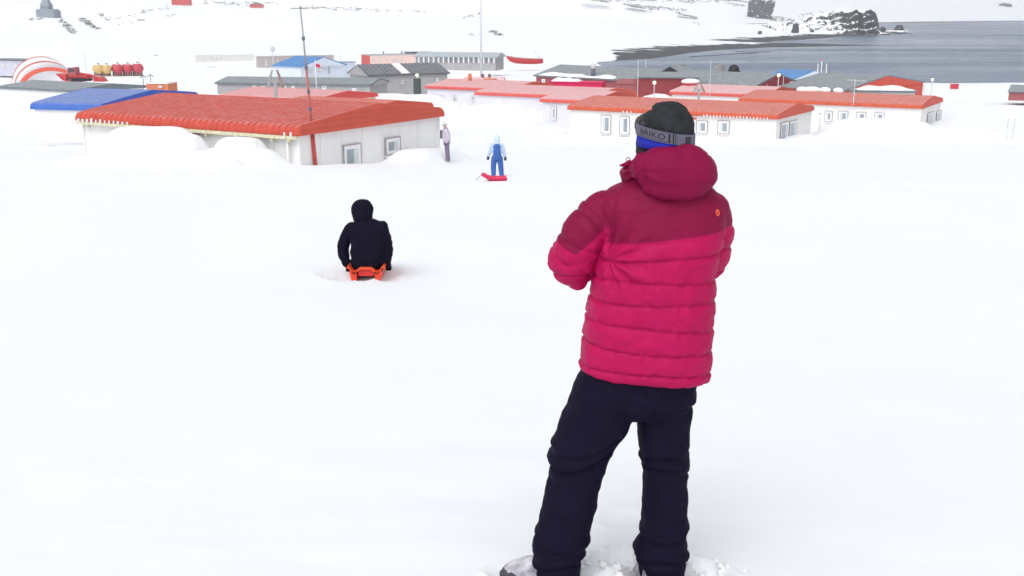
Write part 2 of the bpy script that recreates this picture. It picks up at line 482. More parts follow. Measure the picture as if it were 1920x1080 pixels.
SNOW = terrain_material()
def build_terrain():
    az = np.concatenate([np.linspace(-180, -34, 50, endpoint=False), np.linspace(-34, 34, 660, endpoint=False), np.linspace(34, 180, 50, endpoint=False)])
    az = np.radians(az)
    rr = np.concatenate([np.geomspace(0.6, 3.2, 50, endpoint=False), np.geomspace(3.2, 5.0, 150, endpoint=False), np.geomspace(5.0, 25, 130, endpoint=False), np.geomspace(25, 135, 220, endpoint=False), np.geomspace(135, 7000, 230)])
    A, R = np.meshgrid(az, rr)
    X = R * np.sin(A); Y = R * np.cos(A)
    Z = ground_np(X, Y)
    nr, na = X.shape
    co = np.stack([X, Y, Z], -1).reshape(-1, 3)
    i = np.arange(nr - 1)[:, None]; k = np.arange(na)[None, :]
    k2 = (k + 1) % na
    q = np.stack([i * na + k, i * na + k2, (i + 1) * na + k2, (i + 1) * na + k], -1).reshape(-1, 4)
    q = q[:, ::-1]
    me = bpy.data.meshes.new('snow_ground')
    nv = len(co); nf = len(q)
    me.vertices.add(nv); me.vertices.foreach_set('co', co.ravel())
    me.loops.add(nf * 4); me.loops.foreach_set('vertex_index', q.ravel().astype(np.int32))
    me.polygons.add(nf)
    me.polygons.foreach_set('loop_start', np.arange(0, nf * 4, 4, dtype=np.int32))
    me.polygons.foreach_set('use_smooth', np.ones(nf, bool))
    me.update(calc_edges=True)
    me.materials.append(SNOW)
    o = bpy.data.objects.new('snow_ground', me); COL.objects.link(o)
    tag(o, kind='structure')
build_terrain()
sea_mb = MB().add([(-1500, 200, 0), (9000, 200, 0), (9000, 6500, 0), (-1500, 6500, 0)], [(0, 1, 2, 3)])
tag(sea_mb.build('sea', sea_material()), kind='structure')

# ------------------------------------------------------------------ palette
ORANGE = mat('orange_red_roof_paint', (0.54, 0.085, 0.06), 0.6, 0.06, 2.0, frost_sheen=0.09, spec=0.2)
ORANGE2 = mat('orange_roof_paint_dusting_and_sheen', (0.58, 0.115, 0.065), 0.6, 0.06, 2.0, frost_sheen=0.20, spec=0.2)  # paler slope: light snow dusting plus sky reflection put into the colour
PINKED = mat('red_roof_paint_thin_snow_and_sheen', (0.64, 0.11, 0.10), 0.6, 0.06, 1.5, frost_sheen=0.60)  # pale pink: snow dusting and grazing sky sheen mixed into the colour
GABLE = mat('orange_red_cladding', (0.58, 0.10, 0.065), 0.6, 0.05, 1.5, spec=0.2)
GABLE_R = mat('red_cladding', (0.66, 0.075, 0.07), 0.5, 0.05, 1.5)
BLUE = mat('blue_roof_paint', (0.05, 0.14, 0.50), 0.4, 0.06, 2.0, frost_sheen=0.16)
BLUE_D = mat('blue_cladding', (0.03, 0.10, 0.48), 0.45, 0.05, 2.0)
BLUE_F = mat('faded_blue_roof', (0.10, 0.26, 0.55), 0.5, 0.08, 2.0)
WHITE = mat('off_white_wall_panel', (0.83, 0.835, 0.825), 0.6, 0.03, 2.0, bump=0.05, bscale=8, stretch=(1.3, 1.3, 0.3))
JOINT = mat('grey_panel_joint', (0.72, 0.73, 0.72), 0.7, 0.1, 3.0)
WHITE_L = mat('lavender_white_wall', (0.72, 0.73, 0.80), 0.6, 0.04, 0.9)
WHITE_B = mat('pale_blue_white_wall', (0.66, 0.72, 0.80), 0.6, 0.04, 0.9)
CREAM = mat('weathered_cream_metal', (0.70, 0.66, 0.46), 0.5, 0.22, 9.0)
DGREY = mat('dark_grey_trim', (0.14, 0.14, 0.17), 0.5, 0.1)
MGREY = mat('weathered_grey_metal', (0.34, 0.33, 0.34), 0.55, 0.15)
SLATE = mat('slate_grey_roof', (0.17, 0.20, 0.22), 0.6, 0.10, 1.5, frost_sheen=0.14)
SLATE_D = mat('dark_corrugated_roof', (0.12, 0.125, 0.145), 0.55, 0.14, 1.5, frost_sheen=0.08)
PALEROOF = mat('pale_slate_roof', (0.38, 0.43, 0.47), 0.6, 0.08, 1.5, frost_sheen=0.1)
GREYWALL = mat('warm_grey_wall', (0.40, 0.40, 0.41), 0.65, 0.08, 2.0)
TAUPE = mat('taupe_panel_wall', (0.46, 0.41, 0.41), 0.65, 0.06, 2.0)
PINKW = mat('pale_salmon_wall', (0.80, 0.60, 0.55), 0.65, 0.05, 2.0)
BRICKR = mat('brick_red_wall', (0.56, 0.10, 0.09), 0.6, 0.08, 2.0)
MAROON = mat('maroon_boarded_wall', (0.28, 0.045, 0.055), 0.6, 0.12, 3.0)
MAROON_L = mat('dusty_maroon_wall', (0.36, 0.11, 0.12), 0.65, 0.10, 3.0)
VERM = mat('vermilion_gable_boards', (0.62, 0.075, 0.04), 0.55, 0.07, 3.0)
MAGENTA = mat('crimson_container_paint', (0.64, 0.012, 0.10), 0.45, 0.05, 2.0)
RUST = mat('orange_container_paint', (0.62, 0.20, 0.10), 0.55, 0.10, 3.0)
REDP = mat('red_machine_paint', (0.50, 0.045, 0.05), 0.6, 0.2, 4.0, frost_sheen=0.3)
REDT = mat('red_tank_paint', (0.52, 0.075, 0.11), 0.45, 0.10, 3.0)
YEL = mat('yellow_tank_paint', (0.66, 0.46, 0.20), 0.5, 0.10, 3.0)
GLASS = mat('window_glass', (0.30, 0.35, 0.39), 0.12, 0.15, 2.0, spec=0.7)
GLASS_D = mat('dark_window_glass', (0.06, 0.065, 0.08), 0.12, 0.15, 2.0, spec=0.6)
FRAME = mat('white_window_frame', (0.82, 0.83, 0.84), 0.5, 0.03)
CURT = mat('pale_curtain', (0.62, 0.66, 0.68), 0.8, 0.06, 14.0, stretch=(6, 1, 0.3))
SNOWP = mat('settled_snow', (0.90, 0.915, 0.94), 0.75, 0.02, 3.0, bump=0.3, bscale=9)
BLACK = mat('black_rubber', (0.02, 0.02, 0.024), 0.6, 0.1)
POLE = mat('pale_grey_pole', (0.62, 0.63, 0.66), 0.45, 0.1)
POLE_R = mat('faded_red_pole', (0.45, 0.12, 0.12), 0.5, 0.15, 5)
LIT = mat('lit_lamp_glass', (0.85, 1.0, 0.62), 0.3, 0.0, emit=2.2)
BROWN = mat('brown_weathered_board', (0.28, 0.19, 0.17), 0.7, 0.15, 4)

# ------------------------------------------------------------------ buildings
def face_px(h, face, u, v):
    """picture point -> (distance from the near corner, height) on a wall plane of house h"""
    o, yaw, L, W = h['o'], h['yaw'], h['L'], h['W']
    d = Vector(ray(u, v)); c = Vector((0, 0, CAM_Z))
    if face == 'F':
        p0, n, ax = o, w_dir(yaw), l_dir(yaw)
    elif face == 'B':
        p0, n, ax = o + w_dir(yaw) * W, w_dir(yaw), l_dir(yaw)
    else:
        p0, n, ax = o, l_dir(yaw), w_dir(yaw)
    t = (p0 - c).dot(n) / d.dot(n)
    p = c + d * t
    return (p - p0).dot(ax), p.z - o.z

def add_window(h, face, s0, s1, z0, z1, style='white'):
    root = h['root']; W = h['W']
    t = min(0.09, (s1 - s0) * 0.14)
    def slab(mb, a0, a1, b0, b1, d0, d1):
        if face == 'F':
            mb.box((-a1, -d1, b0), (-a0, -d0, b1))
        elif face == 'B':
            mb.box((-a1, W + d0, b0), (-a0, W + d1, b1))
        else:
            mb.box((d0, a0, b0), (d1, a1, b1))
    def ring(mb, a0, a1, b0, b1, w, d0, d1):
        slab(mb, a0, a1, b1 - w, b1, d0, d1); slab(mb, a0, a1, b0, b0 + w, d0, d1)
        slab(mb, a0, a0 + w, b0 + w, b1 - w, d0, d1); slab(mb, a1 - w, a1, b0 + w, b1 - w, d0, d1)
    m = MB(); ring(m, s0, s1, z0, z1, t * 0.5, -0.01, 0.028)
    win = m.build('window', MGREY if style != 'plain' else FRAME, root)
    m = MB(); ring(m, s0 + t * 0.55, s1 - t * 0.55, z0 + t * 0.55, z1 - t * 0.55, t * 1.5, -0.01, 0.022)
    m.build('frame', FRAME, win)
    m = MB(); slab(m, s0 + t * 2.0, s1 - t * 2.0, z0 + t * 2.0, z1 - t * 2.0, -0.01, 0.012)
    m.build('pane', GLASS if style != 'dark' else GLASS_D, win)
    if style == 'white' and s1 - s0 > 0.5:
        c0 = s0 + t * 2.0; cw = (s1 - s0 - t * 4.0)
        m = MB(); slab(m, c0 + cw * 0.62, c0 + cw, z0 + t * 2.0, z1 - t * 2.0, 0.012, 0.018)
        m.build('curtain', CURT, win)
    m = MB(); slab(m, s0 - 0.04, s1 + 0.04, z0 - 0.06, z0, -0.01, 0.10)
    m.build('sill', FRAME, win)
    return win

def house(name, label, o, yaw, L, W, wall_h, wall, roof, gable, style='round', rise=0.47, fas=0.38, over=0.14, pitch=0.30, rib=0.03,
          group=None, cat='house', px_windows=(), gutter=None, wstyle='white', laps=3, trim=None):
    root = thing(name, label, cat, o, -yaw, group)
    h = dict(root=root, o=Vector(o), yaw=yaw, L=L, W=W)
    # local frame: x from -L (far end) to 0 (near gable), y from 0 (long wall) to W, z = 0 at the wall head
    i = 0.06
    MB().box((-L + i, i, -wall_h), (-i, W - i, 0.0)).build('wall', wall, root)
    if trim:
        for s_ in np.arange(1.25, L - 0.3, 1.25):
            MB().box((-s_ - 0.012, 0.052, -wall_h), (-s_ + 0.012, i + 0.01, -0.01)).build('panel_joint', JOINT, root)
        for s_ in np.arange(1.25, W - 0.3, 1.25):
            MB().box((-i - 0.01, s_ - 0.012, -wall_h), (-0.052, s_ + 0.012, -0.01)).build('panel_joint', JOINT, root)
        for (cx, cy) in ((0, 0), (0, W), (-L, 0)):
            a = 0.13
            MB().box((cx - (a if cx == 0 else -i + 0.02), cy - (0 if cy == 0 else a), -wall_h), (cx + (0 if cx == 0 else a), cy + (a if cy == 0 else 0), -0.005)).build('corner_trim', trim, root)
    if style == 'round':
        half = []
        R_ = fas
        for k in range(7):
            a = math.pi / 2 * k / 6
            half.append((-over + R_ * 0.9 * (1 - math.cos(a)), 0.05 + (R_ - 0.05) * math.sin(a)))
        prof = [(-over, 0.0)] + half + [(W * 0.25, fas + rise * 0.48), (W / 2, fas + rise)]
        prof = prof + [(W - y, z) for y, z in reversed(prof[:-1])]
    elif style == 'plain':
        prof = [(-over, -0.02), (-over, fas), (W / 2, fas + rise), (W + over, fas), (W + over, -0.02)]
    else:
        prof = [(-over, -0.02), (-over, fas), (W / 2, fas + 0.05), (W + over, fas), (W + over, -0.02)]
    ov = over if style != 'round' else 0.12
    if rib > 0:
        xs = []; n = max(2, int((L + 2 * ov) / pitch)); st = (L + 2 * ov) / n
        for k in range(n):
            x = -L - ov + k * st
            xs += [(x, 0), (x + st * 0.62, 0), (x + st * 0.72, 1), (x + st * 0.9, 1)]
        xs.append((ov, 0))
    else:
        xs = [(-L - ov, 0), (ov, 0)]
    cx, cz = W / 2, 0.1
    rings = []
    for x, up in xs:
        rg = []
        for (y, z) in prof:
            k = up * rib
            nz_ = 1.0 if z > fas * 0.7 else 0.3
            ny_ = (-1 if y < cx else 1) * (0 if z > fas * 0.95 else 1)
            rg.append((x, y + ny_ * k * (z > 0.02), z + nz_ * k * (z > 0.02)))
        rings.append(rg)
    rm = MB().loft(rings)
    ro = rm.build('roof', roof, root)
    if style == 'round':
        # clad gable end: overlapping horizontal strips
        for e, x in ((0, ov + 0.004), (1, -L - ov - 0.004)):
            m = MB()
            top = fas + rise
            def span(z):
                if z <= fas:
                    a = math.asin(min(1, max(0, (z - 0.05) / (fas - 0.05)))) if z > 0.05 else 0
                    y = -over + fas * 0.9 * (1 - math.cos(a))
                else:
                    y = (W / 2) * (z - fas) / rise
                return y, W - y
            zz = [0.0, 0.05, fas * 0.5, fas * 0.8, fas, fas + rise * 0.35, fas + rise * 0.7, top - 0.002]
            pl = [(span(z)[0], z) for z in zz] + [(span(z)[1], z) for z in reversed(zz)]
            xa, xb = (x, x + 0.03) if e == 0 else (x - 0.03, x)
            m.prism(pl, 0, xa, xb)
            m.build('gable_cladding', gable, root)
            if e == 0 and laps:
                for k in range(laps):
                    z = (k + 0.9) * top / (laps + 1)
                    y0, y1 = span(z)
                    MB().box((xb - 0.005, y0 + 0.1, z - 0.012), (xb + 0.018, y1 - 0.1, z + 0.012)).build('cladding_seam', gable, root)
    elif style == 'plain' and rise > 0:
        for x0, x1 in ((-0.04, ov + 0.006), (-L - ov - 0.006, -L + 0.04)):
            MB().prism([(-over + 0.12, -0.03), (W / 2, fas * 0.25 + rise), (W + over - 0.12, -0.03)], 0, x0, x1).build('gable', gable, root)
    if gutter:
        MB().box((-L, -over - 0.10, -0.13), (0.05, -0.07, -0.012)).build('gutter', gutter, root)
        for s in (0.35, 1.15, 2.2, L * 0.38, L * 0.55, L * 0.72, L - 0.6):
            MB().box((-s - 0.04, -0.20, -0.24), (-s + 0.04, -0.055, -0.131)).build('gutter_bracket', gutter, root)
    for w in px_windows:
        f, u0, v0, u1, v1 = w[:5]
        a0, zt = face_px(h, f, u0, v0); a1, zb = face_px(h, f, u1, v1)
        # take the top from both corners so that the frame stays level
        zt2 = face_px(h, f, u1, v0)[1]; zb2 = face_px(h, f, u0, v1)[1]
        s0, s1 = min(a0, a1), max(a0, a1)
        add_window(h, f, s0, s1, (zb + zb2) / 2, (zt + zt2) / 2, w[5] if len(w) > 5 else wstyle)
    return h

VG = 'orange and red roofed village houses'
hA = house('village_house', 'nearest white house with ribbed orange roof and snow banked along its long wall', HA, YAW, 11.75, 9.1, 3.2, WHITE, ORANGE, GABLE,
           group=VG, px_windows=[('G', 643, 270, 678, 318), ('G', 722, 257, 751, 290), ('F', 217, 258, 232, 300)], gutter=CREAM, trim=WHITE)
MB().box((-0.15, 9.12, -0.95), (0.05, 9.42, -0.62)).build('wall_lamp', DGREY, hA['root'])
# rusty outlet box and down pipes on the long wall of the nearest house
r = hA['root']
ICE = MB().tube([(0, 0, 0.06), (0, -0.02, 0.0), (0, -0.01, -0.14)], [0.035, 0.04, 0.006], 6).mesh('icicle', [SNOWP], True)
def icicles(root, spans, y=-0.30):
    for (a, b, n) in spans:
        for k in range(n):
            o = bpy.data.objects.new('icicle', ICE); COL.objects.link(o); o.parent = root
            o.location = (-(a + (b - a) * k / n), y, 0.06); q = random.uniform(0.7, 1.5); o.scale = (q, q, random.uniform(0.6, 1.5))
icicles(r, ((8.6, 12.0, 13), (0.1, 0.7, 2)))
MB().box((-9.15, -0.62, -0.72), (-8.05, -0.08, -0.32)).build('heater_box', CREAM, r)
MB().tube([(-8.6, -0.3, -0.14), (-8.6, -0.3, -0.9), (-8.3, -0.3, -1.15), (-8.0, -0.3, -1.3)], 0.13).build('flue_pipe', CREAM, r, True)
MB().box((-9.5, -0.34, -0.62), (-9.2, -0.10, -0.40)).build('junction_box', BROWN, r)
MB().tube([(-2.75, -0.28, -0.1), (-2.75, -0.28, -0.55), (-2.75, -0.2, -1.6)], 0.06).build('down_pipe', CREAM, r, True)
MB().tube([(-0.45, -0.12, -0.1), (-0.45, -0.12, -2.4)], 0.045).build('down_pipe', WHITE, r, True)

def from_apex(u, v, y, W, yaw, ze_below):
    """near eave corner of a house whose gable apex is seen at (u, v)"""
    p = at_y(u, v, y)
    c = p - w_dir(yaw) * (W / 2)
    c.z = p.z - ze_below
    return c
house('village_house', 'orange roofed house peeking out just behind the ridge of the nearest house', from_apex(742, 188, 85, 9.3, YAW, 0.85), YAW, 9.0, 9.3, 3.0, WHITE, ORANGE2, GABLE, group=VG)
house('village_house', 'pink snow dusted roof with bright red gable below the grey building with white windows', from_apex(650, 170, 109, 9.3, YAW, 0.85), YAW, 12.0, 9.3, 2.6, CREAM, PINKED, GABLE_R, group=VG)
cC = at_z(188, 208, 13.5)
house('village_house', 'white house with blue roof behind the left end of the nearest orange roof', cC, math.radians(15.5), 5.4, 12.4, 2.2, WHITE, BLUE, BLUE_D, rise=0.55, fas=0.5, rib=0.012)
cD = at_z(1456, 224, 12.4)
hD = house('village_house', 'long white house with orange roof directly behind the head of the standing person', cD, YAW, 17.2, 9.2, 3.0, WHITE, ORANGE2, GABLE, group=VG, trim=WHITE, laps=0,
           px_windows=[('F', 1306, 226, 1326, 250), ('F', 1346, 226, 1367, 251), ('F', 1127, 216, 1145, 250), ('F', 1162, 218, 1180, 252), ('G', 1465, 229, 1477, 268), ('G', 1481, 226, 1493, 261)])
icicles(hD['root'], ((0.6, 5.8, 20), (11.6, 12.6, 3)))
# red hoist arm under the eave of that house
MB().box((-7.2, -0.55, -0.38), (-6.7, -0.3, -0.05)).build('eave_bracket', GABLE, hD['root'])
MB().box((-6.7, -0.50, -0.25), (-6.1, -0.36, -0.12)).build('eave_bracket', GABLE, hD['root'])
cE = at_z(1727, 204, 11.9)
hE = house('village_house', 'white house with orange roof and four windows above the tall snow bank on the right', cE, YAW, 16.4, 9.3, 3.0, WHITE, ORANGE2, GABLE, group=VG, trim=WHITE, laps=0, gutter=None,
           px_windows=[('F', 1547, 208, 1560, 228), ('F', 1572, 208, 1589, 230), ('F', 1606, 210, 1623, 231), ('F', 1640, 211, 1657, 231), ('G', 1740, 211, 1749, 240), ('G', 1757, 208, 1763, 238)])
house('village_house', 'pink snow dusted roof just left of the four windowed house, behind the beanie', at_z(1258, 177, 11.9) + Vector((8.6, -5.07, 0)), YAW, 10.0, 9.3, 3.0, WHITE, PINKED, GABLE, group=VG, laps=0)
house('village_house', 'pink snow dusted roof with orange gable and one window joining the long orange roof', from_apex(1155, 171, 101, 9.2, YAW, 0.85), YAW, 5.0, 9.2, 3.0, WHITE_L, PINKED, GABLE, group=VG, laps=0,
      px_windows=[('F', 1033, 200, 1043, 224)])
hH = at_z(893, 178, 12.1)
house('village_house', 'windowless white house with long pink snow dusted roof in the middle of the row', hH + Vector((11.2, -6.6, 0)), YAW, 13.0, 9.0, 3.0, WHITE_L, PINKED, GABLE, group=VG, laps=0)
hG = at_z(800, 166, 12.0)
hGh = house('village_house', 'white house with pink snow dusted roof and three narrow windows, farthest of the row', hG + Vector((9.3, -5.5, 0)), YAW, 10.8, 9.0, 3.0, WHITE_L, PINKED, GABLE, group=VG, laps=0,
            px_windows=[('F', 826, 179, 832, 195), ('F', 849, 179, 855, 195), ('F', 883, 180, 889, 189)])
MB().tube([(-7.6, 3.8, 0.5), (-7.6, 3.8, 1.5)], [0.24, 0.2], 12).build('chimney', RUST, hGh['root'], True)
MB().box((-6.6, 5.0, 0.6), (-5.2, 5.6, 0.95)).build('roof_hatch', RUST, hGh['root'])

# dark roofed buildings of the middle distance
hU = house('long_hut', 'low hut with dark grey roof behind the blue roofed house', at_z(140, 173, 12.1), YAW, 12.5, 9.3, 2.2, WHITE, SLATE, SLATE, style='plain', rise=0.45, fas=0.22, rib=0, cat='hut')
cU2 = at_y(694, 161, 124)
house('long_hut', 'long grey hut with dark roof and row of white windows behind the pink roof', cU2, math.radians(11), 18.0, 6.5, 2.4, GREYWALL, SLATE, GREYWALL, style='plain', rise=0.5, fas=0.18, rib=0, cat='hut',
      px_windows=[('F', 474, 160, 481, 166, 'plain'), ('F', 489, 161, 497, 166, 'plain'), ('F', 530, 161, 537, 166, 'plain'), ('F', 546, 161, 553, 166, 'plain'), ('F', 604, 160, 612, 168, 'plain'), ('F', 660, 165, 668, 171, 'plain')])
cBH = at_y(564, 126, 158)
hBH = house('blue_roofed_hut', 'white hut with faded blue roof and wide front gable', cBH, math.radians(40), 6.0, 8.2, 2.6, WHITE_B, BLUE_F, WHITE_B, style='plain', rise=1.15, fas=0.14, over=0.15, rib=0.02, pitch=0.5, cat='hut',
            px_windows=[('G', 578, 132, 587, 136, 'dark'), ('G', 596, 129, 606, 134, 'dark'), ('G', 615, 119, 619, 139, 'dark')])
house('annex_container', 'white annex cabin at the right of the blue roofed hut', at_y(633, 118, 168), math.radians(40), 1.5, 3.6, 3.0, WHITE_B, PALEROOF, WHITE_B, style='flat', fas=0.1, over=0.06, rib=0, cat='cabin')
cT = at_y(655, 138, 140)
hT = house('corrugated_hut', 'grey hut with dark corrugated roof streaked with snow', cT, math.radians(150), 10.4, 6.3, 2.6, GREYWALL, SLATE_D, GREYWALL, style='plain', rise=1.1, fas=0.12, over=0.2, rib=0.06, pitch=0.55, cat='hut',
           px_windows=[('B', 818, 146, 822, 151, 'plain'), ('B', 752, 150, 757, 156, 'dark')])
# snow tongue on that roof, following its slope
sl = 1.1 / 3.35
MB().prism([(3.3, 0.12 + 1.1 + 0.06), (6.35, 0.12 + 0.06 + 0.1), (6.35, 0.12 + 0.02), (3.3, 0.12 + 1.1 - 0.1)], 0, -5.2, -4.2).build('roof_snow', SNOWP, hT['root'])

house('flat_barrack', 'taupe flat barrack below the round radar dome', at_y(483, 107, 250), math.radians(62), 1.6, 17.5, 3.2, TAUPE, TAUPE, TAUPE, style='flat', fas=0.12, over=0.05, rib=0, cat='barrack',
      px_windows=[('G', 519, 111, 522, 114, 'dark'), ('G', 558, 108, 561, 111, 'dark'), ('G', 497, 112, 500, 122, 'plain')])
house('flat_barrack', 'small beige barrack standing alone on open snow, far left', at_y(367, 104, 300), math.radians(62), 1.2, 15.5, 3.0, mat('beige_barrack_wall', (0.70, 0.70, 0.66), 0.65, 0.04), WHITE, WHITE, style='flat', fas=0.12, over=0.05, rib=0, cat='barrack',
      px_windows=[('G', 381, 109, 384, 112, 'dark'), ('G', 395, 108, 398, 111, 'dark'), ('G', 405, 108, 408, 111, 'dark'), ('G', 414, 107, 417, 110, 'dark')])
hPk = house('salmon_building', 'long pale salmon building with brick red end wall', at_y(693, 104, 230), math.radians(62), 4.6, 21.0, 3.4, PINKW, PALEROOF, PINKW, style='flat', fas=0.12, over=0.05, rib=0, cat='building',
            px_windows=[('G', u, 111, u + 3.4, 114.6, 'dark') for u in (699, 711, 724, 735, 742, 751)])
MB().box((-4.7, -0.02, -3.4), (0.02, 0.05, 0.0)).build('end_wall', BRICKR, hPk['root'])
MB().box((-3.5, 9.0, 0.13), (-1.0, 14.0, 0.5)).build('roof_hatch', DGREY, hPk['root'])
for y in (4.0, 8.0):
    MB().tube([(-2.5, y, 0.1), (-2.5, y, 0.7)], 0.12).build('vent_pipe', DGREY, hPk['root'])
house('salmon_building', 'faint pink flat hall beyond the brick red end building', at_y(785, 101, 262), math.radians(62), 1.5, 13.0, 2.6, PINKW, PALEROOF, PINKW, style='flat', fas=0.12, over=0.05, rib=0, cat='building')
cCol = at_y(930, 108, 195)
hCol = house('colonnade_shed', 'long pale grey shed with open row of pillars', cCol, math.radians(14), 14.5, 5.5, 2.2, MGREY, PALEROOF, GREYWALL, style='plain', rise=0.65, fas=0.12, over=0.3, rib=0, cat='shed')
for k in range(16):
    s = 0.3 + k * 0.9
    MB().box((-s - 0.13, -0.26, -0.95), (-s + 0.13, 0.0, -0.02)).build('pillar', WHITE_L, hCol['root'])
MB().box((-14.5, -0.24, -2.2), (0, 0.02, -0.95)).build('plinth_wall', GREYWALL, hCol['root'])
house('long_hut', 'lavender grey hut with dark roof edge cut by the left picture edge', at_y(45, 114, 190), math.radians(20), 9.0, 5.0, 2.6, mat('lavender_grey_wall', (0.56, 0.57, 0.66), 0.65, 0.05), SLATE_D, SLATE_D, style='flat', fas=0.14, over=0.08, rib=0, cat='hut',
      px_windows=[('F', 3, 120, 9, 125, 'dark'), ('F', 26, 119, 33, 124, 'dark')])

# maroon station buildings by the shore
YM = math.radians(45)
cM = from_apex(1458, 138, 128, 9.8, YM, 1.36)
hM = house('station_hall', 'long maroon station hall with grey roof along the bay, gable end facing right', cM, YM, 33.0, 9.8, 4.0, MAROON_L, SLATE, MAROON, style='plain', rise=1.2, fas=0.16, over=0.2, rib=0, cat='hall', px_windows=[('F', 1016, 148, 1022, 155, 'plain')])
hM['rise'] = 1.2
MB().box((-0.03, -0.05, -4.0), (0.03, 9.85, -0.03)).build('end_wall', MAROON, hM['root'])
for (u_, v_) in ((1434, 158), (1465, 142)):
    y_, z_ = face_px(hM, 'G', u_, v_)
    MB().tube([(0.30, y_, z_), (0.30, y_, -3.5)], 0.05).build('down_pipe', POLE, hM['root'])
y_, z_ = face_px(hM, 'G', 1481, 156)
MB().box((0.05, y_ - 0.4, z_ - 0.2), (0.28, y_ + 0.4, z_ + 0.2)).build('wall_sign', FRAME, hM['root'])
def on_roof(h, u, v, extra=0):
    """where the line of sight meets the roof slope nearest the camera: local x, y, z"""
    root = h['root']
    inv = Matrix.Translation(h['o']) @ Matrix.Rotation(-h['yaw'], 4, 'Z')
    inv = inv.inverted()
    c = inv @ Vector((0, 0, CAM_Z)); d = inv.to_3x3() @ Vector(ray(u, v))
    z0, k = h.get('fas', 0.16), h.get('rise', 1.15) / (h['W'] / 2)
    t = (z0 + k * c.y - c.z) / (d.z - k * d.y)
    return c + d * t
p = on_roof(hM, 1112, 143)
MB().tube([p - Vector((0, 0, 0.2)), p + Vector((0, 0, 1.0))], 0.28, 12).build('roof_vent', DGREY, hM['root'], True)
MB().tube([p + Vector((0, 0, 0.9)), p + Vector((0, 0, 1.5))], 0.34, 12).build('vent_cowl', POLE, hM['root'], True)
for (u, v, w) in ((1274, 128, 0.55), (1349, 130, 0.5)):
    p = on_roof(hM, u, v)
    MB().box(p - Vector((w, w, 0.4)), p + Vector((w, w, 0.5))).build('roof_hatch', MGREY, hM['root'])
# dark gabled dormer of the hall
p = on_roof(hM, 1256, 140)
m = MB().prism([(-2.0, 0), (0, 1.05), (2.0, 0)], 1, 0, 3.2)
for i, vv in enumerate(m.v): m.v[i] = (vv[0] + p.x, vv[1] + p.y, vv[2] + p.z - 0.05)
m.build('dormer', SLATE, hM['root'])
m = MB().prism([(-1.95, 0), (0, 0.98), (1.95, 0)], 1, -0.04, 0.02)
for i, vv in enumerate(m.v): m.v[i] = (vv[0] + p.x, vv[1] + p.y, vv[2] + p.z - 0.03)
m.build('dormer_face', mat('dark_boarded_gable', (0.035, 0.035, 0.045), 0.6, 0.1), hM['root'])
# black half-round hatch beyond the roof
bp_ = at_y(1376, 131, 160)
d_ = tag(MB().ellipsoid((0, 0, 0), (0.75, 0.75, 0.75), n=20, m=10).box((-0.8, -0.5, -1.8), (0.8, 0.5, -0.1)).build('domed_shelter', BLACK, None, True), 'black domed shelter rising behind the grey roof of the station hall', 'shelter')
d_.location = bp_
# front wing with porch roof, between the dormer and the red drum
cW = at_y(1310, 147, 123)
house('porch_wing', 'maroon wing with grey porch roof below the dark dormer', cW, math.radians(8), 6.6, 7.0, 4.2, MAROON, SLATE, MAROON, style='plain', rise=0.4, fas=0.12, over=0.15, rib=0, cat='wing')
house('lean_to_shed', 'dusty maroon lean-to shed left of the porch wing', at_y(1212, 158, 124), math.radians(20), 3.4, 3.0, 2.6, MAROON_L, MAROON_L, MAROON_L, style='plain', rise=0.35, fas=0.1, over=0.08, rib=0, cat='shed')
cP = at_y(1490, 148, 172)
house('blue_roofed_hut', 'pale blue hut with blue roof at the foot of the three flagpoles', cP, math.radians(52), 6.0, 9.0, 3.0, WHITE_B, BLUE_F, WHITE_B, style='plain', rise=1.0, fas=0.12, over=0.15, rib=0, cat='hut')
cO = at_y(1582, 171, 122)
hO = house('gabled_hall', 'grey roofed hall with broad vermilion gable facing the village', cO, math.radians(42), 8.0, 21.0, 3.4, MAROON, SLATE, VERM, style='plain', rise=1.15, fas=0.14, over=0.2, rib=0, cat='hall')
MB().box((-0.03, -0.1, -3.4), (0.03, 21.1, -0.03)).build('end_wall', VERM, hO['root'])
a_, b_ = face_px(hO, 'G', 1731, 168)
MB().box((0.02, a_ - 0.35, b_ - 0.4), (0.09, a_ + 0.35, b_ + 0.6)).build('window', FRAME, hO['root'])
MB().box((-8.2, -2.6, -0.9), (0.2, -0.1, -0.78)).build('side_canopy', SLATE, hO['root'])
for x in (-8.0, -5.3, -2.6, 0.0):
    MB().box((x - 0.08, -2.5, -3.2), (x + 0.08, -2.3, -0.9)).build('canopy_post', MAROON, hO['root'])
# grey flat store in front of that gable
cS = at_y(1717, 173, 114)
hS = house('flat_store', 'pale grey flat store with snow on its roof below the vermilion gable', cS, math.radians(10), 6.2, 3.0, 2.4, mat('pale_grey_store_wall', (0.55, 0.56, 0.57), 0.6, 0.06), SLATE, SLATE, style='flat', fas=0.12, over=0.12, rib=0, cat='store')
def snow_pad(x0, x1, y0, y1, z, h, parent, seed=0):
    n = 26; mm = 8; vs = []; fs = []
    for j in range(mm + 1):
        for i in range(n + 1):
            a = i / n; b = j / mm
            e = (min(1, 5 * a) * min(1, 5 * (1 - a)) * min(1, 4 * b) * min(1, 4 * (1 - b))) ** 0.5
            k = 0.55 + 0.9 * (mnoise.noise((a * 4 + seed, b * 2, seed * 3.1)) + 0.3)
            vs.append((x0 + (x1 - x0) * a, y0 + (y1 - y0) * b, z + h * e * max(0.15, k)))
    for j in range(mm):
        for i in range(n):
            fs.append((j * (n + 1) + i, j * (n + 1) + i + 1, (j + 1) * (n + 1) + i + 1, (j + 1) * (n + 1) + i))
    return MB().add(vs, fs).build('roof_snow', SNOWP, parent, True)
